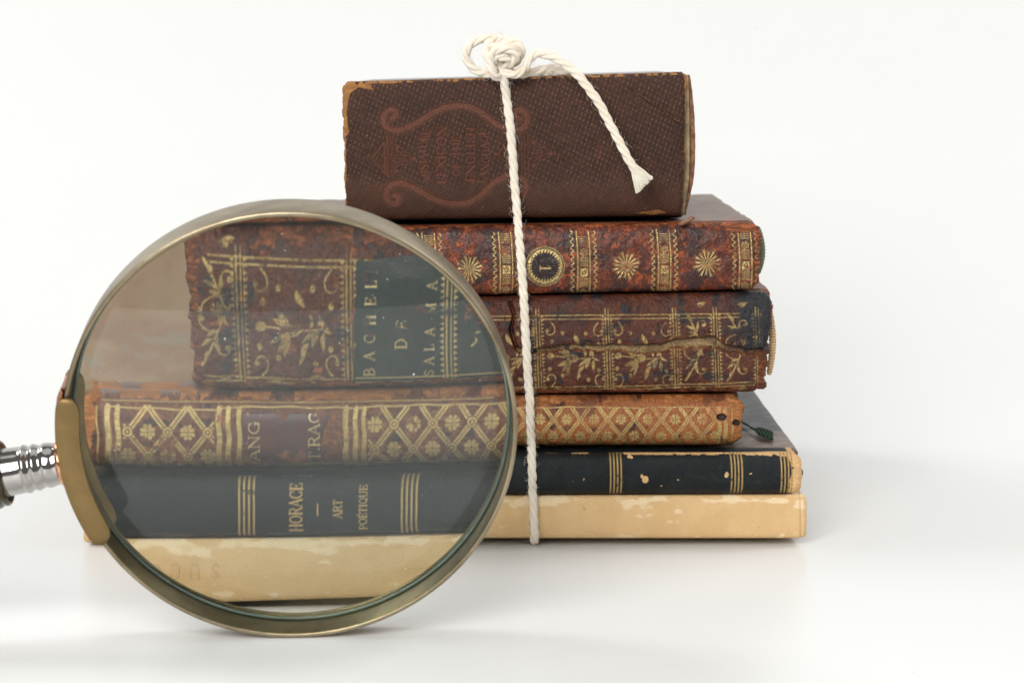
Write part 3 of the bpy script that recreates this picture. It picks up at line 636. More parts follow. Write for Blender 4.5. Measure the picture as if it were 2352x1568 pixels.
for cx in (678, 1002, 1160, 1316, 1470): floral(cx, 815)
for cx in (557, 1595, 1690): spray(cx, 826); spray(cx, 758, -1) if cx > 600 else spray(cx+4, 766, -1)
for cx in (1595, 1690, 560):
    for a in range(8): cv.line('gold', [(cx+2*cos(a*pi/4), 790+2*sin(a*pi/4)), (cx+9*cos(a*pi/4), 790+9*sin(a*pi/4))], 1.6, wd2=3.6)
n = tearmap(cv, 40, 105); nf = fbm(cv.h, cv.w, 12, 106, 4)
cv.c['gold'] *= 1-.85*sm(.66, .74, fbm(cv.h, cv.w, 18, 107, 4))
# the long horizontal split with tan backing
ck = curve([(1172, 690), (1180, 720), (1174, 750), (1180, 775), (1188, 797)], 6); cv.line('wear', ck, 4, .7, 2); cv.line('h', ck, 6, -9, 3, 'add')
sp_ = [(1185, 797), (1230, 801), (1290, 792), (1320, 790), (1370, 794), (1410, 791), (1460, 796), (1520, 793), (1545, 784), (1600, 781), (1640, 780), (1662, 792), (1700, 802), (1748, 803)]
wds = [7, 10, 12, 14, 13, 13, 19, 18, 20, 23, 24, 15, 13, 14]
for i in range(len(sp_)-1):
    w2 = (X-sp_[i][0])/(sp_[i+1][0]-sp_[i][0]); inn = (w2 >= 0) & (w2 < 1); yc = sp_[i][1]+(sp_[i+1][1]-sp_[i][1])*w2; ww = wds[i]+(wds[i+1]-wds[i])*w2
    d = np.abs(Y-yc+(nf-.5)*12)/(ww/2)
    m = inn*(1-sm(.85, 1.15, d)); cv.c['extra'] = np.maximum(cv.c['extra'], m*((.55+.45*sm(.4, .6, n)) if sp_[i][0] < 1655 else .25)); cv.c['gold'] *= 1-m; cv.c['h'] -= m*13-6*inn*np.exp(-((d+.0-1.5)/.5)**2)*(Y < yc)
    cv.c['dark'] = np.maximum(cv.c['dark'], inn*np.exp(-((Y-yc+ww*.42)/2.2)**2)*.9)
    rim = inn*np.exp(-((d-1.25)/.28)**2); cv.c['wear'] = np.maximum(cv.c['wear'], rim*.75)
# left part: fainter break at same height inside the panels
brk = np.exp(-((Y-797+(n-.5)*40)/4.)**2)*(X < 1170); cv.c['gold'] *= 1-.8*brk; cv.c['dark'] = np.maximum(cv.c['dark'], .5*brk)
# dark burnt patch at the upper right and blotches
dk = sm(1640, 1720, X+(n-.5)*70)*(1-sm(795, 803, Y+(nf-.5)*8)); bl = sm(.60, .68, fbm(cv.h, cv.w, 26, 110, 4))
cv.c['dark'] = np.maximum(np.maximum(cv.c['dark'], dk), bl*.85*sm(.35, .5, n)); cv.c['dark'] = np.maximum(cv.c['dark'], .8*sm(.56, .64, fbm(cv.h, cv.w, 30, 119, 4))*np.exp(-((X-1290)/60)**2-((Y-735)/38)**2)); cv.c['gold'] *= 1-.8*dk*sm(.35, .55, nf)*1.-.5*bl
cv.c['gold'] *= 1-.9*dk*sm(1735, 1750, X)
# rubbed joints top, torn right end, worn left end
wr = 1.1*(1-sm(678+ (700-X)*.012, 692+(700-X)*.012, Y+(nf-.5)*14+X*0+np.clip((X-700)/1000, 0, 1)*16))
wr += 1.0*sm(1738, 1748, X+(nf-.5)*20)*sm(800, 806, Y)+.9*np.exp(-((X-1742)/6)**2)*(Y > 803)+1.*sm(1764, 1770, X)
wr += 1.0*(1-sm(518, 534, X+(n-.5)*40))*sm(.40, .55, nf)+.9*sm(888, 897, Y+(nf-.5)*10-np.clip((X-900)/900, 0, 1)*-8)*sm(.35, .55, n)
wr += .85*(1-sm(706, 720, Y+(nf-.5)*34))*(1-sm(1000, 1150, X))*sm(.38, .55, n)
wr += .6*sm(.68, .75, fbm(cv.h, cv.w, 30, 113, 5))*(X < 780)
cv.c['wear'] = np.clip(np.maximum(cv.c['wear'], wr), 0, 1); cv.c['gold'] *= 1-sm(.5, .8, cv.c['wear'])
cv.c['wear'] *= 1-.9*dk*(X < 1760)*(Y > 695)
cv.c['h'] += (n-.5)*9+(nf-.5)*5-cv.c['gold']*1.2-cv.c['wear']*3+fbm(cv.h, cv.w, 5, 115, 2)*1.4
M_maroon = leather('maroon_calf', (.045, .014, .009), (.070, .020, .011), (.105, .031, .016), (.30, .095, .038), (.014, .015, .018), (.60, .42, .17), rough=.38, extra=(.34, .22, .10), grain=.9, gthr=(.33, .47), crack=.8, ckc=(.22, .065, .028))
t = book_empty('gilt_floral_book', 'thick maroon leather book with gilt flowers, its split spine blackened at the right end', 'book', b4)
spine(b4, cv, M_maroon, t, rag=.0007, hscale=.0001, seed=31, corner=.0022)
M_rustboard = leather('rust_board', (.13, .045, .025), (.22, .085, .045), (.30, .13, .07), (.5, .3, .2), rough=.42, kind='Object', sc=(100, 100, 100), mott=1.4, vein=3, grain=.8, paint=False)
X0, X1 = b4.xl[0]-.0002, b4.xr[0]+.0004
slab(b4, X0, X1, b4.Y+.006, b4.Y+b4.depth, 'top', .0026, M_rustboard, t, 'cover', rough=.0003); slab(b4, X0, X1-.0007, b4.Y+.004, b4.Y+b4.depth, 'bottom', .0024, M_rustboard, t, 'cover', rough=.0003)
slab(b4, X0+.003, X1-.0022, b4.Y+.003, b4.Y+b4.depth-.003, 'mid', .003, M_pages, t, 'page_block')
g = G('cream_headband'); co = g.co('Object'); sx = g.n('ShaderNodeSeparateXYZ'); g.l(co, sx.inputs[0]); wv = g.math('SINE', g.math('MULTIPLY', sx.outputs[2], 9000.))
g.l(g.mix(g.ramp(wv, -.6, .6), (.42, .24, .11), (.74, .52, .30)), g.bs.inputs['Base Color']); set_(g.bs, Roughness=.8); g.bump(wv, .6, .0002); M_cream = g.m
headband(b4, 1770, 708, 864, .0009, M_cream, t, back=.0035)
# label: dark green
cl = Canvas(750, 690, 1060, 930, ('gold', 'wear', 'dark', 'extra', 'h', 'm'))
cl.poly('m', [(772, 724), (880, 720), (900, 738), (990, 742), (1010, 770), (1030, 800), (1036, 860), (1036, 893), (772, 896)], 1, 1, 'max', 4, 9)
cvs, X0_ = cv, 0
cv = cl; XX, YY = coords(cl)
for s_, yy in zip('BACHELI', (878, 854.5, 829, 803, 776, 753, 734)): glyph(cl, s_, 'gold', (lambda u, v, yy=yy, s_=s_: (804.5-v*16.5, yy+8-u*17)), 15, bold=1.1)
for s_, yy in zip('DE', (838, 810)): glyph(cl, s_, 'gold', (lambda u, v, yy=yy: (854-v*17, yy+8-u*19)), 16, bold=1.1)
for s_, yy in zip('SALAMA', (882, 865, 844, 823, 792, 760)): glyph(cl, s_, 'gold', (lambda u, v, yy=yy: (897-v*14.5, yy+6-u*15)), 13, bold=1.)
cl.line('gold', curve([(955, 845), (962, 838), (958, 828), (968, 826)], 5), 3)
for off in (0, 7): cl.line('gold', [(x, botline(x)-1+off) for x in range(775, 1032, 8)], 2.2)
column(918, 735, 902)
column(770, 722, 902) if False else None
cl.c['gold'] *= 1-.9*sm(.55, .63, fbm(cl.h, cl.w, 22, 9, 4))*(YY < 835)
cl.c['gold'] *= 1-.9*np.exp(-((YY-797)/6.)**2)*(XX > 870)
cl.c['wear'] = .9*sm(.60, .68, fbm(cl.h, cl.w, 20, 19, 4))*sm(915, 960, XX)*(YY < 830); cl.c['h'] = (fbm(cl.h, cl.w, 30, 3, 3)-.5)*3-cl.c['gold']
M_lab4 = leather('dark_green_label', (.014, .019, .018), (.020, .026, .024), (.030, .036, .033), (.24, .10, .06), (.01, .012, .012), (.60, .45, .20), rough=.36, grain=.3, gthr=(.25, .4))
patch(b4, cl, 'm', 764, 716, 1046, 900, M_lab4, t, 'title_label', off=.00035)

# ---- marbled red calf book
b5 = Book(.557, (536, 540), (1744, 1738), ((1000, 520), (1700, 510)), .0040, 3.0, .122, b4, .0004)
cv = Canvas(500, 430, 1780, 740); X, Y = coords(cv)
def ty(x): return 533-(x-1100)*.017        # tops of the gilt rolls
def by(x): return 682-(x-1100)*.022
def sun(cx, cy_, r, n_=16, k='gold', v=1.):
    for a in range(n_):
        an = a*2*pi/n_+.1; rr = r*(1.0 if a % 2 else .86)
        c1, s1 = cos(an), sin(an)
        pts = [(cx+c1*r*.16-s1*.6, cy_+s1*r*.16+c1*.6)]
        wd = r*(.085 if r > 12 else .115); pts = [(cx+c1*r*.18-s1*r*.02, cy_+s1*r*.18+c1*r*.02), (cx+c1*rr-s1*wd, cy_+s1*rr+c1*wd), (cx+c1*rr*.84, cy_+s1*rr*.84) if r > 12 else (cx+c1*rr, cy_+s1*rr), (cx+c1*rr+s1*wd, cy_+s1*rr-c1*wd), (cx+c1*r*.18+s1*r*.02, cy_+s1*r*.18-c1*r*.02)]
        cv.poly(k, pts, v, .5)
    cv.disc(k, (cx, cy_), r*.14, inner=r*.08 if r > 12 else None)
def roll(xc, phase, wavyR=True, bend=3):
    t0, t1 = ty(xc), by(xc)
    def bx(y): return xc+bend*(1-((y-(t0+t1)/2)/((t1-t0)/2))**2)-bend+ (y-600)*.02
    ys = np.arange(t0, t1, 1.5)
    for s_ in ((-1, 1) if wavyR else (-1,)): cv.line('gold', [(bx(y)+s_*26+3.6*sin((y-t0)*2*pi/13.5), y) for y in ys], 2.3)
    for s_ in (-1, 1): cv.line('gold', [(bx(y)+s_*14, y) for y in ys], 3.2)
    y = t0+3+phase; seq = 0
    while y < t1-4:
        if seq % 4 in (0, 2):
            for k in range(5):
                if y < t1-3: cv.line('gold', [(bx(y)-9, y), (bx(y)+9, y)], 1.8); y += 4.6
            y += 2
        elif seq % 4 == 1:
            if y+8 < t1: sun(bx(y+9), y+9, 10, 12)
            y += 21
        else:
            if y+8 < t1:
                cv.poly('gold', [(bx(y)-9, y), (bx(y)+9, y), (bx(y)+9, y+19), (bx(y)-9, y+19)], 1, .6); cv.disc('gold', (bx(y), y+9.5), 4.6, 0, .6, 'mix', inner=2.6)
            y += 23
        seq += 1
for i, xc in enumerate((620, 805, 988, 1163, 1340, 1524, 1709)): roll(xc, (0, 6, 2, 0, -14, -30, 0)[i] % 12)
for cx, cy_ in ((712, 622), (896, 618), (1078, 615), (1436, 607), (1621, 601)): sun(cx, cy_, 34)
n = tearmap(cv, 34, 205); nf = fbm(cv.h, cv.w, 10, 206, 4)
cv.c['gold'] *= 1-.7*sm(.62, .70, fbm(cv.h, cv.w, 20, 207, 4))
wr = 1.1*(1-sm(517, 526, Y+(nf-.5)*14-(1100-X)*.012))*sm(.3, .5, n)+1.1*sm(1728, 1740, X+(nf-.5)*14)+1.1*(1-sm(545, 575, X+(n-.5)*60))
wr += .95*sm(648, 664, Y+(n-.5)*70)*(1-sm(800, 900, X+(nf-.5)*120))*sm(.30, .45, n)+.9*(1-sm(526, 536, Y+(nf-.5)*10))*np.exp(-((X-1700)/50)**2)
cv.c['wear'] = np.clip(wr, 0, 1); cv.c['gold'] *= 1-sm(.4, .7, cv.c['wear'])
cv.c['dark'] = .75*sm(.52, .62, fbm(cv.h, cv.w, 34, 215, 5))+.5*sm(660, 680, Y)
cv.disc('gold', (1251, 608), 48, 0, 1, 'mix')
cv.disc('dark', (1251, 608), 45); cv.disc('gold', (1251, 608), 45, inner=43.3); cv.disc('gold', (1251, 608), 41.5, inner=30)
cv.disc('gold', (1251, 608), 41.2, .0, .4, 'mix', inner=40.2)
for a in range(60):
    an = a*2*pi/60; cv.line('gold', [(1251+38.5*cos(an), 608+38.5*sin(an)), (1251+41*cos(an+.06), 608+41*sin(an+.06))], .9, .1, .4, 'mix')
for a in range(30):
    an = a*2*pi/30; cv.poly('gold', [(1251+29*cos(an-.1), 608+29*sin(an-.1)), (1251+37*cos(an), 608+37*sin(an)), (1251+29*cos(an+.1), 608+29*sin(an+.1))], 0, .5, 'mix')
for a in range(30):
    an = (a+.5)*2*pi/30; cv.poly('gold', [(1251+38*cos(an-.1), 608+38*sin(an-.1)), (1251+31*cos(an), 608+31*sin(an)), (1251+38*cos(an+.1), 608+38*sin(an+.1))], 1, .5)
cv.line('gold', [(1240, 612), (1264, 613)], 3.2); cv.line('gold', [(1240, 607), (1240, 618)], 2); cv.line('gold', [(1264, 613), (1259, 607)], 1.8)
cv.c['h'] = (n-.5)*7+(nf-.5)*2.5-cv.c['gold']*1.3-cv.c['wear']*2.5+fbm(cv.h, cv.w, 4, 221, 2)*1.0
M_marb = leather('marbled_red_calf', (.040, .012, .008), (.088, .020, .010), (.27, .056, .017), (.40, .11, .035), (.022, .013, .013), (.64, .46, .19), rough=.30, mott=2.2, vein=4.5, grain=.5, gthr=(.20, .33), v0=.53, v1=.66, crack=.8, ckc=(.42, .11, .032))
t = book_empty('marbled_calf_book', 'mottled red brown calf book with gilt sunbursts, ladder bands and a black medallion numbered 1', 'book', b5)
spine(b5, cv, M_marb, t, rag=.0005, hscale=.0001, seed=51, corner=.002)
M_greyboard = leather('polished_brown_board', (.12, .075, .06), (.19, .14, .115), (.34, .15, .08), (.5, .3, .2), spec=.15, rough=.34, kind='Object', sc=(90, 90, 90), mott=1.6, vein=2.4, grain=.6, paint=False)
X0, X1 = b5.xl[0]-.0002, b5.xr[0]-.0003
slab(b5, X0, X1, b5.Y+.006, b5.Y+b5.depth, 'top', .0024, M_greyboard, t, 'cover', rough=.0003); slab(b5, X0, X1, b5.Y+.006, b5.Y+b5.depth, 'bottom', .0024, M_greyboard, t, 'cover', rough=.0003)
slab(b5, X0+.003, X1-.0022, b5.Y+.003, b5.Y+b5.depth-.003, 'mid', .0028, M_pages, t, 'page_block')
headband(b5, 1742, 526, 632, .0014, plain('green_headband', (.10, .13, .085), .85, 0, .5, 700, (.17, .16, .09), .6), t, back=.005)
# torn leather flap at the upper edge
bm = bmesh.new(); pl = [at(1560, 512, .553), at(1569, 514, .551), at(1596, 499, .556), at(1591, 494, .558)]
f1 = [bm.verts.new(p-t.location) for p in pl]; f2 = [bm.verts.new(p-t.location+Vector((0, .0006, -.0005))) for p in pl]
bm.faces.new(f1); bm.faces.new(f2[::-1])
for i in range(4): bm.faces.new((f1[i], f2[i], f2[(i+1) % 4], f1[(i+1) % 4]))
bmesh.ops.recalc_face_normals(bm, faces=bm.faces); link('leather_flap', from_bm(bm, False), plain('torn_leather', (.16, .07, .04), .8, 0, .5, 900, (.35, .18, .09), .4), t)

# ---- top book: dark brown ribbed cloth
b6 = Book(.564, (788, 796), (1574, 1566), ((800, 188), (1560, 166)), .0044, 3.4, .105, b5, .0013)
cv = Canvas(750, 90, 1620, 560); X, Y = coords(cv)
u = X/10.3+Y/31.; v = Y/13.4-X/27.
dash = np.clip(np.cos(2*pi*u), 0, 1)**1.6*np.clip(np.cos(2*pi*v)*.7+.4, 0, 1)**.8*(.35+.9*vnoise(cv.h, cv.w, 8, 10, 55))
tw = .5+.5*np.cos(2*pi*(X/7.6+Y/9.5))
n = tearmap(cv, 50, 305); nf = fbm(cv.h, cv.w, 9, 306, 3)
low = sm(395, 470, Y+(n-.5)*60)
patt = dash*(1-low)+tw*low*.8; emb = Canvas(750, 90, 1620, 560, ('g', 'l'))
def ribbon(pts, wd):
    c_ = curve(pts, 10); emb.line('g', c_, wd); emb.line('l', c_, wd+7.5, 1, .7, 'max'); 
def ribbon_finish(pts, wd):
    c_ = curve(pts, 10); emb.line('l', c_, wd+4.8, 0, .6, 'mix')
def spiral(cx, cy_, r0, r1, a0, turns, n_=26, ccw=1): return [(cx+(r0+(r1-r0)*i/n_)*cos(radians(a0+ccw*turns*360*i/n_)), cy_+(r0+(r1-r0)*i/n_)*sin(radians(a0+ccw*turns*360*i/n_))) for i in range(n_+1)]
mid = 1046
def scroll(sx, sy, cy_, ypk, cx):
    # spiral (cx,cy_) then wave towards the middle peak
    sp = spiral(0, 0, 6, 24, 20, 1.2, 26, -1)
    P1 = [(cx+sx*(-p[0])*-1, cy_+sy*p[1]) for p in sp]
    return P1
def wave(sx, sy, cx, cy_, ypk):
    pts = [(cx-sx*3, cy_+sy*1), (cx+sx*6, cy_-sy*5), (cx+sx*4, cy_-sy*15), (cx-sx*9, cy_-sy*18), (cx-sx*22, cy_-sy*6), (cx-sx*22, cy_+sy*12), (cx-sx*8, cy_+sy*26), (cx+sx*16, cy_+sy*28), (cx+sx*48, cy_+sy*14)]
    pk = (mid+8, ypk); pts += [(cx+(pk[0]-cx)*.62, cy_+(ypk-cy_)*.45), (cx+(pk[0]-cx)*.82, ypk-(ypk-cy_)*.12), pk]
    return pts
W4 = [wave(1, 1, 905, 270, 242), wave(-1, 1, 1187, 270, 242), wave(1, -1, 911, 447, 466), wave(-1, -1, 1184, 430, 466)]
for p_ in W4: ribbon(p_, 13)
for p_ in W4: ribbon_finish(p_, 13)
for p_ in W4: emb.line('l', curve(p_, 10), 1, 0)
for x in (889, 893, 899, 904): emb.line('g', [(x, 310), (x+1, 404)], 2.2)
for x in (1197, 1203, 1212): emb.line('g', [(x, 304), (x+1, 396)], 2.2)
for i in range(22): emb.line('g', [(908, 314+i*4), (913, 314+i*4)], 1.4); emb.line('g', [(1190, 306+i*4), (1194, 306+i*4)], 1.4)
emb.line('g', [(884, 326), (856, 361), (886, 398), (884, 326)], 3.4); emb.line('g', [(880, 342), (866, 361), (881, 382)], 2); emb.line('g', [(875, 356), (882, 349)], 1.6)
def motif(cx, cy_, s):
    emb.line('g', curve([(cx-s*14, cy_-30), (cx-s*4, cy_-26), (cx+s*2, cy_-16), (cx+s*14, cy_-12), (cx+s*20, cy_), (cx+s*14, cy_+13), (cx+s*2, cy_+16), (cx-s*4, cy_+26), (cx-s*14, cy_+30)], 5), 2.4)
    for a in (-14, -7, 0, 7, 14): emb.line('g', curve([(cx-s*12, cy_+a*1.3), (cx, cy_+a*.8), (cx+s*10, cy_+a*.4)], 4), 2.6, wd2=1.4)
    emb.disc('g', (cx+s*27, cy_), 4.5); emb.disc('g', (cx-s*12, cy_-24), 3.6); emb.disc('g', (cx-s*12, cy_+28), 4)
motif(926, 362, 1); motif(1237, 350, 1); motif(1165, 352, -1)
def textb(s, xb, y0, y1, h, bend): text_up(emb, 'g', s, xb, y0, y1, h, bend=bend, bold=1.5)
textb('MINIATURE', 992, 415, 296, 17, 12); textb('LEXICON', 1024, 421, 288, 20, 0); textb('OF THE', 1057, 403, 310, 17, 0)
textb('ENGLISH', 1090, 416, 290, 18, 0); textb('LANGUAGE', 1113, 418, 296, 17, -12)
eg = np.maximum(emb.c['g'], emb.c['l']*.8); flat = sm(.05, .5, eg)
cv.c['extra'] = np.clip(np.maximum(emb.c['g'], emb.c['l']*.75), 0, 1)*(.8+.2*sm(.3, .6, nf))+.45*sm(.52, .66, fbm(cv.h, cv.w, 110, 330, 3))*vnoise(cv.h, cv.w, 2.6, 2.6, 331)
lines = sm(.3, .6, emb.c['l'])
dashw = patt*(1-flat)*sm(.25, .6, n+.12)
cv.c['gold'] = dashw*.36*(1-low*.85)*sm(.2, .55, nf)                     # pale glaze on the raised grain
cv.c['dark'] = (1-patt)*(1-flat)*(.25+.6*vnoise(cv.h, cv.w, 2.2, 3.4, 71))
cv.c['h'] = patt*(1-flat)*2.8-flat*2.6+lines*2.2+(n-.5)*10
wr = 1.0*(1-sm(184, 190, Y+(nf-.5)*9+(X-800)*.029))+.9*np.exp(-(Y+(X-800)*.029-191)**2/12)*sm(.42, .58, nf)
wr += 1.1*(1-sm(796, 799, X+(nf-.5)*6))*(Y > 300)+.9*sm(1568, 1572, X+(nf-.5)*7)
cv.c['wear'] = wr
hole = [(786, 190), (850, 193), (862, 206), (838, 203), (822, 199), (806, 215), (800, 240), (798, 265), (800, 282), (806, 300), (792, 322), (786, 330)]
cv.poly('wear', hole, 1.3, 1, 'max', 3, 2); cv.poly('h', hole, -9, 1.5, 'add', 3, 2)
cv.line('wear', curve([(1440, 197), (1462, 216), (1480, 225), (1503, 243), (1520, 252), (1541, 270), (1561, 280)], 8), 1.8, .62, 1.8); cv.c['wear'] *= .75+.6*nf; cv.line('h', curve([(1440, 197), (1480, 225), (1520, 252), (1561, 284)], 8), 5, 4, 3, 'add')
cv.poly('wear', [(1455, 487), (1510, 481), (1530, 487), (1500, 492)], 1.0, 1, 'max', 2, 4)
cv.c['wear'] = np.clip(cv.c['wear'], 0, 1)
for p in range(90):
    a_ = (random.uniform(795, 1560), random.uniform(190, 490)); cv.disc('wear', a_, random.uniform(.8, 1.8), random.uniform(.4, .7))
M_top = leather('brown_ribbed_cloth', (.058, .025, .015), (.075, .031, .018), (.10, .040, .020), (.42, .20, .07), (.016, .009, .007), (.34, .24, .19), rough=.62, extra=(.150, .055, .036), mott=.7, vein=1.5, grain=.5, gthr=(.1, .3), spec=.18, wd_=.55)
M_top.node_tree  # cloth: no metal in the pale glaze
for l_ in list(M_top.node_tree.links):
    if l_.to_socket.name == 'Metallic': M_top.node_tree.links.remove(l_)
t = book_empty('brown_lexicon_book', 'dark brown ribbed cloth book with a blind stamped scroll title, topmost of the tied stack', 'book', b6)
spine(b6, cv, M_top, t, rag=.00035, hscale=.00007, seed=61, corner=.0012)
M_slate = plain('slate_cover', (.035, .034, .042), .28, 0, .4, 150, bump=.3)
M_brcloth = plain('brown_cloth_edge', (.16, .065, .035), .75, 0, .5, 600, (.34, .17, .08), .6)
X0, X1 = b6.xl[0]+.0002, b6.xr[0]+.0004
slab(b6, X0, X1, b6.Y+.006, b6.Y+b6.depth, 'top', .0024, M_slate, t, 'cover', rough=.0001); slab(b6, X0, X1, b6.Y+.006, b6.Y+b6.depth, 'bottom', .0024, M_slate, t, 'cover', rough=.0001)
slab(b6, X0+.003, X1-.0022, b6.Y+.003, b6.Y+b6.depth-.003, 'mid', .0028, M_pages, t, 'page_block')
# exposed layers at the right end: tan lining, then the bowed cloth joint
def endlayer(x0, bow, y0, y1, back, th, mat, name):
    bm = bmesh.new(); prev = None; N = 40
    for i in range(N+1):
        a = i/N; yy = y0+(y1-y0)*a; xx = x0+bow*sin(pi*min(1, a*1.02))**.8+random.uniform(-.5, .5)-8*sm(.7, 1, a)
        p = at(xx, yy, b6.Y+back); q = at(xx-14, yy, b6.Y+back)
        r_ = [bm.verts.new(Vector((p.x, p.y, p.z))-t.location), bm.verts.new(Vector((p.x-.0002, p.y+th, p.z))-t.location), bm.verts.new(Vector((q.x, q.y+th, q.z))-t.location), bm.verts.new(Vector((q.x, q.y, q.z))-t.location)]
        if prev:
            for k in range(4): bm.faces.new((prev[k], prev[(k+1) % 4], r_[(k+1) % 4], r_[k]))
        else: bm.faces.new(r_[::-1])
        prev = r_
    bm.faces.new(prev); bmesh.ops.recalc_face_normals(bm, faces=bm.faces); return link(name, from_bm(bm), mat, t)
endlayer(1580, 4, 174, 494, .0012, .0012, plain('tan_lining', (.50, .38, .20), .85, 0, .5, 500, (.25, .20, .12), .6), 'spine_lining')
endlayer(1584, 13, 172, 494, .0030, .0016, M_brcloth, 'cloth_joint')

# ------------------------------------------------------------------ cotton string
g = G('cotton_string'); co = g.co('Object'); n1 = g.noise(co, 300, 4); n2 = g.noise(co, 2500, 3)
c = g.mix(g.ramp(n1, .3, .7), (.80, .735, .64), (.74, .65, .53)); c = g.mix(g.math('MULTIPLY', g.ramp(n2, .4, .7), .3), c, (.70, .58, .44))
g.l(c, g.bs.inputs['Base Color']); set_(g.bs, Roughness=.9, Sheen_Weight=.3, Specular_IOR_Level=.15, Subsurface_Weight=.15, Subsurface_Scale=.001); g.bump(n2, .7, .0003); M_str = g.m
SR = .00106
def cord(pts, n=10, phase=0., turns=1/.0092, taper_end=0, strands=3, fuzz=190, seed=1):
    P = path3(pts, n); seg = np.linalg.norm(np.diff(P, axis=0), axis=1); s = np.concatenate([[0], np.cumsum(seg)])
    m = max(20, int(s[-1]/.00035)); si = np.linspace(0, s[-1], m); P = np.stack([np.interp(si, s, P[:, k]) for k in range(3)], 1)
    for _ in range(3): P[1:-1] = (P[:-2]+2*P[1:-1]+P[2:])/4
    _, _, T, N, Bn = tube(P, SR, 4)
    out = []
    for k in range(strands):
        a = phase+2*pi*k/strands-si*2*pi*turns
        r = np.full(m, SR*.56)
        if taper_end: r = r*(1-.0*si); 
        c = P+SR*.50*(np.cos(a)[:, None]*N+np.sin(a)[:, None]*Bn); V, Q, *_ = tube(c, SR*.60*(1+.16*(vnoise(1, m, 40, 1.5, seed*7+k)[0]-.5)), 9); out.append((V, Q))
    rng = np.random.RandomState(seed)
    for k in range(int(fuzz*s[-1]/.05)):
        i = rng.randint(2, m-2); a = rng.rand()*2*pi; d = np.cos(a)*N[i]+np.sin(a)*Bn[i]; L = rng.uniform(.0006, .0018)
        q0 = P[i]+d*SR*.9; q1 = q0+d*L*.5+T[i]*L*.6*rng.uniform(-1, 1); q2 = q1+d*L*.25+T[i]*L*rng.uniform(-1, 1)
        V, Q, *_ = tube(path3([q0, q1, q2], 3), .000022, 3); out.append((V, Q))
    return out, P, T, N, Bn
zt6 = float(b6.zt(-.002)); strg = thing('tied_string', 'white twisted cotton string knotted around the whole stack of books, loose end hanging right', 'string', Vector((0, b6.Y, zt6)))
def spt(bk, x, y, off=SR*1.05): return tuple(bk.surf(x, y, off))
vert = [at(1150, 128, .5575), at(1151, 150, .5572), at(1156, 178, .5570)]
vert = [tuple(v) for v in vert]
vert += [spt(b6, 1164, 225), spt(b6, 1172, 290), spt(b6, 1178, 360), spt(b6, 1182, 420)]
vert += [(at(1187, 480, .5575)-Vector((0, 0, 0)))[:], at(1191, 530, .5545)[:], spt(b5, 1196, 585), spt(b5, 1201, 650), at(1203, 685, .5515)[:], spt(b4, 1206, 740), spt(b4, 1211, 830), spt(b4, 1214, 880), at(1217, 915, .5500)[:], spt(b3, 1218, 960), spt(b3, 1220, 1005), at(1221, 1035, .5475)[:], spt(b2, 1222, 1085), at(1224, 1130, .5470)[:], spt(b1, 1226, 1180), spt(b1, 1228, 1222), at(1228, 1240, .5475)[:]]
p = vert[-1]; vert += [(p[0], p[1]+.004, SR*1.1)]
rt, P, *_ = cord(vert, 8, .3, seed=2)
bv = at(1150, 170, .5570)
back_pts = [tuple(at(1150, 150, .5590)), (bv.x+.001, b6.Y+.008, zt6+SR*1.1), (bv.x, b6.Y+.05, zt6+SR*1.1), (bv.x, b6.Y+b6.depth, zt6+SR), (bv.x, b6.Y+b6.depth+.004, zt6-.02), (bv.x, b2.Y+b3.depth+.006, .05), (bv.x, b2.Y+.13, .012), (bv.x+.002, b2.Y+.125, SR)]
bk_, *_ = cord(back_pts, 8, 1., seed=4, fuzz=30)
V, Q = join(rt+bk_); link('wrapped_cord', mesh_np(V-np.array(strg.location), Q), M_str, strg)
def kpts(L): return [tuple(at(x, y, Yk)) for x, y, Yk in L]
def zk(zx, zy, Yk): return (1031.6+zx*.2467, 64.5+zy*.2467, Yk)
loop = kpts([zk(545, 330, .558), zk(460, 420, .560), zk(360, 425, .561), zk(250, 400, .5605), zk(175, 315, .5600), zk(158, 235, .5595), zk(205, 150, .559), zk(300, 105, .5585), zk(420, 105, .558), zk(540, 130, .5575), zk(640, 150, .5575), zk(672, 215, .5575), zk(640, 300, .558), zk(560, 345, .5585)])
k1 = kpts([zk(560, 130, .560), zk(450, 112, .5575), zk(365, 150, .5560), zk(352, 240, .5552), zk(385, 350, .5548), zk(420, 440, .5552), zk(470, 455, .557)])
k2 = kpts([zk(430, 455, .558), zk(395, 330, .5553), zk(410, 240, .5535), zk(480, 195, .5525), zk(575, 205, .5528), zk(620, 262, .5535), zk(590, 320, .5545), zk(520, 345, .556)])
k3 = kpts([zk(350, 190, .5575), zk(430, 180, .5545), zk(520, 160, .5535), zk(600, 190, .554), zk(640, 250, .555)])
k4 = kpts([zk(400, 300, .556), zk(450, 270, .5540), zk(520, 270, .5535), zk(570, 300, .555), zk(560, 370, .557)])
allk = []
for i, q in enumerate((loop, k1, k2, k3, k4)): allk += cord(q, 10, i*1.1, seed=10+i)[0]
V, Q = join(allk); link('knot', mesh_np(V-np.array(strg.location), Q), M_str, strg)
tail = kpts([zk(500, 370, .557), zk(560, 430, .5560), zk(640, 425, .5560), zk(700, 380, .5560), zk(745, 300, .5560), zk(800, 240, .5560), zk(900, 250, .5555), zk(1000, 290, .5550), zk(1130, 380, .5540), zk(1250, 500, .5530), zk(1400, 710, .5520), zk(1500, 900, .5515), zk(1600, 1090, .5510), zk(1690, 1260, .5505), zk(1745, 1340, .5505)])
tl, P, T, N, Bn = cord(tail, 10, .5, seed=30, fuzz=120)
rng = np.random.RandomState(9); e = np.array(at(*zk(1720, 1300, .5505)))
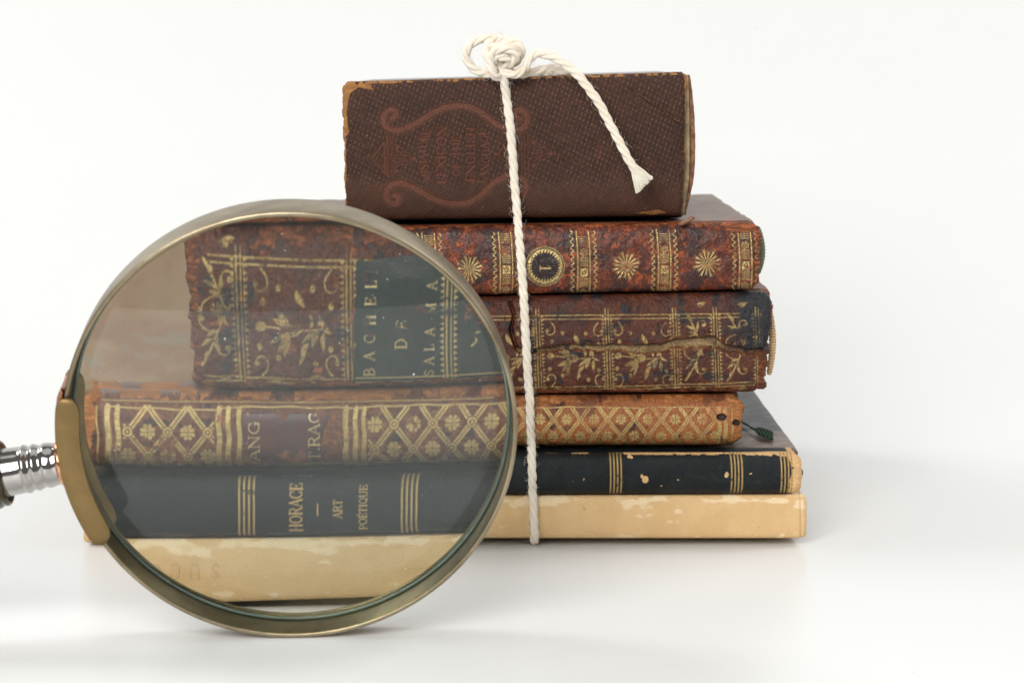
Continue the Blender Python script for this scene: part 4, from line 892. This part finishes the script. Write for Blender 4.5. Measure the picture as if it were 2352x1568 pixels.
for i in range(150):                                   # frayed tip
    f = rng.rand(); tip = np.array(at(*zk(1752+(1892-1752)*f+rng.uniform(-12, 12), 1528+(1385-1528)*f+rng.uniform(-16, 16), .5505)))+np.array((0, rng.uniform(-.0011, .0008)*1, 0))
    st = e+np.array((rng.uniform(-.5, .5)*.0015, rng.uniform(-.0007, .0007), rng.uniform(-.5, .5)*.0015)); md_ = (st+tip)/2+np.array(((f-.5)*.0006, rng.uniform(-.0004, .0004), 0))
    V_, Q_, *_ = tube(path3([tuple(st), tuple(md_), tuple(tip)], 4), np.linspace(.00032, .00010, 9), 5); tl.append((V_, Q_))
bstr = kpts([zk(560, 425, .559), zk(700, 425, .5600), zk(830, 395, .5610), zk(960, 375, .5620), zk(1060, 400, .5620), zk(1120, 425, .5650), zk(1060, 425, .5720), zk(800, 425, .578), zk(600, 420, .575)])
tl += cord(bstr, 10, 0, seed=33)[0]
V, Q = join(tl); link('loose_end', mesh_np(V-np.array(strg.location), Q), M_str, strg)

# ------------------------------------------------------------------ magnifying glass
E_, YW, RR, DEP = radians(10.98), radians(-3.5), .0464, .0108
ax = Vector((sin(YW)*cos(E_), cos(YW)*cos(E_), sin(E_)))
d = Vector(ray(669, 991.5)); kk = (RR*cos(E_)-CAMH)/d.z; Cf = Vector((0, 0, CAMH))+d*kk
down = (Vector((0, 0, -1))-ax*Vector((0, 0, -1)).dot(ax)).normalized(); side = ax.cross(down).normalized()
if side.x < 0: side = -side
base = Cf+down*RR
mg = thing('magnifying_glass', 'round brass framed magnifying glass standing on its rim in front of the books', 'magnifying glass', Vector((base.x, base.y, 0)))
def RP(r, ang, a): return Cf+side*(r*cos(ang))+down*(r*sin(ang))+ax*a       # ang 0 = right, 90 = down
def revolve(prof, seg=256, a0=0, a1=2*pi, closed_prof=True):
    V = []; full = abs(a1-a0-2*pi) < 1e-6; ns = seg if full else seg+1; m = len(prof)
    for i in range(ns):
        an = a0+(a1-a0)*i/seg
        for (r, a) in prof: V.append(tuple(RP(r, an, a)-mg.location))
    Q = []
    for i in range(seg):
        i2 = (i+1) % ns if full else i+1
        for j in range(m if closed_prof else m-1):
            j2 = (j+1) % m; Q.append((i*m+j, i*m+j2, i2*m+j2, i2*m+j))
    return np.array(V), np.array(Q)
def rounded(r0, r1, a0, a1, b, n=3):
    out = []
    for (cr, ca, s) in ((r1-b, a0+b, -90), (r1-b, a1-b, 0), (r0+b, a1-b, 90), (r0+b, a0+b, 180)):
        for i in range(n+1): an = radians(s+90*i/n); out.append((cr+b*cos(an), ca+b*sin(an)))
    return out
def brass(name, c1, c2, rough, metal=1., c3=(.10, .16, .12)):
    g = G(name); co = g.co('Object'); n1 = g.noise(co, 45, 5, .65, .6); n2 = g.noise(co, 700, 4, .6); n3 = g.noise(co, 120, 4, .6, 1.)
    c = g.mix(g.ramp(n1, .35, .68), c1, c2); c = g.mix(g.math('MULTIPLY', g.ramp(n3, .58, .72), .35), c, c3)
    g.l(c, g.bs.inputs['Base Color']); set_(g.bs, Metallic=metal); g.l(g.math('MULTIPLY_ADD', n1, .2, rough-.1), g.bs.inputs['Roughness']); g.bump(g.math('ADD', n2, n3), .22, .0003); return g.m
M_brass = brass('aged_brass', (.37, .305, .21), (.22, .175, .11), .36)
M_clamp = brass('clamp_brass', (.25, .165, .07), (.19, .128, .052), .45, .85, (.18, .11, .05))
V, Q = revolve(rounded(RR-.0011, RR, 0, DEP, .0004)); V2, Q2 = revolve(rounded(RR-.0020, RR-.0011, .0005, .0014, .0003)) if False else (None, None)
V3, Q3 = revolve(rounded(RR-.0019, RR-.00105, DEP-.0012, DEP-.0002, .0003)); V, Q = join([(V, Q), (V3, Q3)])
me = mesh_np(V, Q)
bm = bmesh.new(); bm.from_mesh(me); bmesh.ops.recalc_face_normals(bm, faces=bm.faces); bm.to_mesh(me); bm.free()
M_inner = brass('inner_brass_dark_reflection', (.20, .16, .08), (.13, .105, .055), .40)  # darker copy of the brass: inner wall's dark reflections put into its colour
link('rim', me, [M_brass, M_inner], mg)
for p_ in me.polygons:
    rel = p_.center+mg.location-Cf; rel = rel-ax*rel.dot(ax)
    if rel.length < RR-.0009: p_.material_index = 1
# biconvex lens
RL, RG, EDGE, POS, IOR = .250, RR-.00125, .0022, .0084, 1.46
sag = RL-sqrt(RL*RL-RG*RG); prof = []
NR = 90
for i in range(NR+1): r = RG*i/NR; prof.append((r, POS-EDGE/2-sag+(RL-sqrt(RL*RL-r*r))))
for i in range(NR, -1, -1): r = RG*i/NR; prof.append((r, POS+EDGE/2+sag-(RL-sqrt(RL*RL-r*r))))
seg = 256; V = []; Q = []; m = len(prof)
V, Q = revolve(prof, seg, closed_prof=False)
me = mesh_np(V, Q); bm = bmesh.new(); bm.from_mesh(me); bmesh.ops.remove_doubles(bm, verts=bm.verts, dist=1e-7); bmesh.ops.recalc_face_normals(bm, faces=bm.faces)
for e_ in bm.edges:
    if len(e_.link_faces) == 2 and e_.calc_face_angle(0) > .6: e_.smooth = False
bm.to_mesh(me); bm.free()
def glass(name):
    m, t = NT(name); N = t.nodes; out = N.new('ShaderNodeOutputMaterial')
    b = N.new('ShaderNodeBsdfGlass'); b.inputs['Roughness'].default_value = 0; b.inputs['IOR'].default_value = IOR; b.inputs['Color'].default_value = (.985, 1, .99, 1); t.links.new(b.outputs[0], out.inputs[0])
    va = N.new('ShaderNodeVolumeAbsorption'); va.inputs['Color'].default_value = (.62, .86, .80, 1); va.inputs['Density'].default_value = 14; t.links.new(va.outputs[0], out.inputs['Volume'])
    return m
lens = link('lens', me, glass('lens_glass'), mg)
V, Q = revolve(rounded(RG-.0004, RG+.0001, POS-EDGE/2-.0007, POS-EDGE/2-.0002, .0001)); me = mesh_np(V, Q); bm = bmesh.new(); bm.from_mesh(me); bmesh.ops.recalc_face_normals(bm, faces=bm.faces); bm.to_mesh(me); bm.free()
link('glass_edge_ring', me, brass('glass_edge_green', (.09, .125, .11), (.17, .23, .20), .3, .6), mg)  # added thin ring, stands in for the green line of the glass edge
# dust specks on the lens face
bm = bmesh.new(); rng = np.random.RandomState(3)
for i in range(46):
    r = RG*sqrt(rng.rand())*.97; an = rng.rand()*2*pi; sg = RL-sqrt(RL*RL-r*r); p = RP(r, an, POS-EDGE/2-sag+sg-.00004)-mg.location
    s_ = rng.choice([.00008, .00011, .00015, .0002], p=[.5, .3, .15, .05])
    bmesh.ops.create_icosphere(bm, subdivisions=1, radius=s_, matrix=Matrix.Translation(p) @ Matrix.Diagonal((1, .35, rng.uniform(.7, 1.5), 1)))
ds = link('lens_dust', from_bm(bm), plain('dust', (.75, .75, .72), .9), lens)
# clamp: front plate, back plate, outer band
A0, A1 = radians(180-31.5), radians(180+10)
def sector(r0, r1, a0, a1, s0, s1, mat, name, round_end=.12, seg=48):
    V = []; m = 12
    for i in range(seg+1):
        f = i/seg; an = s0+(s1-s0)*f; e = min(f, 1-f)/round_end; kx = sqrt(max(0, 1-(1-min(1, e))**2)); kx = .55+.45*kx
        rr0 = r1-(r1-r0)*kx
        rr1 = r1-.0016*(1-sqrt(max(0, 1-(1-min(1, e*1.6))**2)))
        for (r, a) in rounded(rr0, rr1, a0, a1, .00025, 2): V.append(tuple(RP(r, an, a)-mg.location))
    Q = [(i*m+j, i*m+(j+1) % m, (i+1)*m+(j+1) % m, (i+1)*m+j) for i in range(seg) for j in range(m)]
    bm = bmesh.new(); vs = [bm.verts.new(v) for v in V]
    for q in Q: bm.faces.new([vs[k] for k in q])
    bm.faces.new([vs[k] for k in range(m)]); bm.faces.new([vs[seg*m+k] for k in range(m)]); bmesh.ops.recalc_face_normals(bm, faces=bm.faces)
    return link(name, from_bm(bm), mat, clamp)
clamp = None
_tmp = mg
class _P: pass
clamp = mg
c0 = sector(RR-.0037, RR+.0013, -.0012, -.0001, A0, A1, M_clamp, 'clamp'); clamp = c0
def sector2(*a, **k):
    global mg
    return sector(*a, **k)
o_ = sector(RR-.0037, RR+.0013, DEP+.0001, DEP+.0011, A0-.02, A1+.05, M_clamp, 'back_plate')
o_ = sector(RR+.00005, RR+.0013, -.0002, DEP+.0003, A0+.04, A1+.04, brass('copper_band', (.50, .22, .12), (.42, .18, .09), .3), 'outer_band')
# handle: revolve around the radial axis through the clamp
AH = radians(180-9.9); hd = (side*cos(AH)+down*sin(AH)).normalized(); ho = Cf+ax*(DEP*.5)+hd*(RR+.0008); e1 = ax; e2 = hd.cross(ax).normalized()
def lathe(prof, mat, name, parent, seg=64):
    V = []; m = len(prof)
    for i in range(seg):
        a = 2*pi*i/seg
        for (l, r) in prof: V.append(tuple(ho+hd*l+e1*(r*cos(a))+e2*(r*sin(a))-mg.location))
    Q = [(i*m+j, i*m+j+1, ((i+1) % seg)*m+j+1, ((i+1) % seg)*m+j) for i in range(seg) for j in range(m-1)]
    me = mesh_np(V, Q); bm = bmesh.new(); bm.from_mesh(me); bmesh.ops.remove_doubles(bm, verts=bm.verts, dist=1e-6); bmesh.ops.recalc_face_normals(bm, faces=bm.faces); bm.to_mesh(me); bm.free()
    return link(name, me, mat, parent)
def sp(pts, n=6): return [(float(a), float(b)) for a, b in curve([(x*.001, y*.001) for x, y in pts], n)]
M_chrome = plain('worn_chrome', (.46, .44, .42), .08, 1, .1, 300, bump=.04)
M_copper = plain('copper_collar', (.80, .42, .26), .14, 1, .2, 300)
M_wood = plain('dark_wood_handle', (.05, .025, .015), .35, 0, .5, 60, (.09, .045, .025), kind='Object', nsc=(1, 6, 6))
M_brassp = brass('cap_brass', (.11, .09, .055), (.06, .05, .035), .2)
lathe([(0, 0)]+sp([(0, 4.6), (.6, 5.0), (1.3, 4.9), (1.8, 4.3)]), M_copper, 'collar', mg)
fer = lathe(sp([(1.7, 4.4), (2.4, 4.4), (3.2, 4.6), (4.1, 4.7), (4.7, 4.5), (5.2, 4.45), (5.9, 4.75), (6.4, 4.9), (7.0, 4.65), (7.4, 4.6), (8.0, 4.95), (8.4, 5.1), (8.9, 4.9), (9.4, 4.85), (11, 4.95), (12.8, 5.05)]), M_chrome, 'ferrule', mg)
cap_ = lathe(sp([(12.6, 5.0), (12.7, 6.4), (13.3, 6.9), (14.0, 6.7), (14.4, 6.9), (15.2, 7.2), (18, 7.4), (20, 7.2)]), M_brassp, 'end_cap', mg)
lathe(sp([(19.8, 7.0), (24, 7.4), (40, 8.6), (70, 9.4), (95, 8.6), (108, 5.5), (111, 0.01)]), M_wood, 'handle', mg)
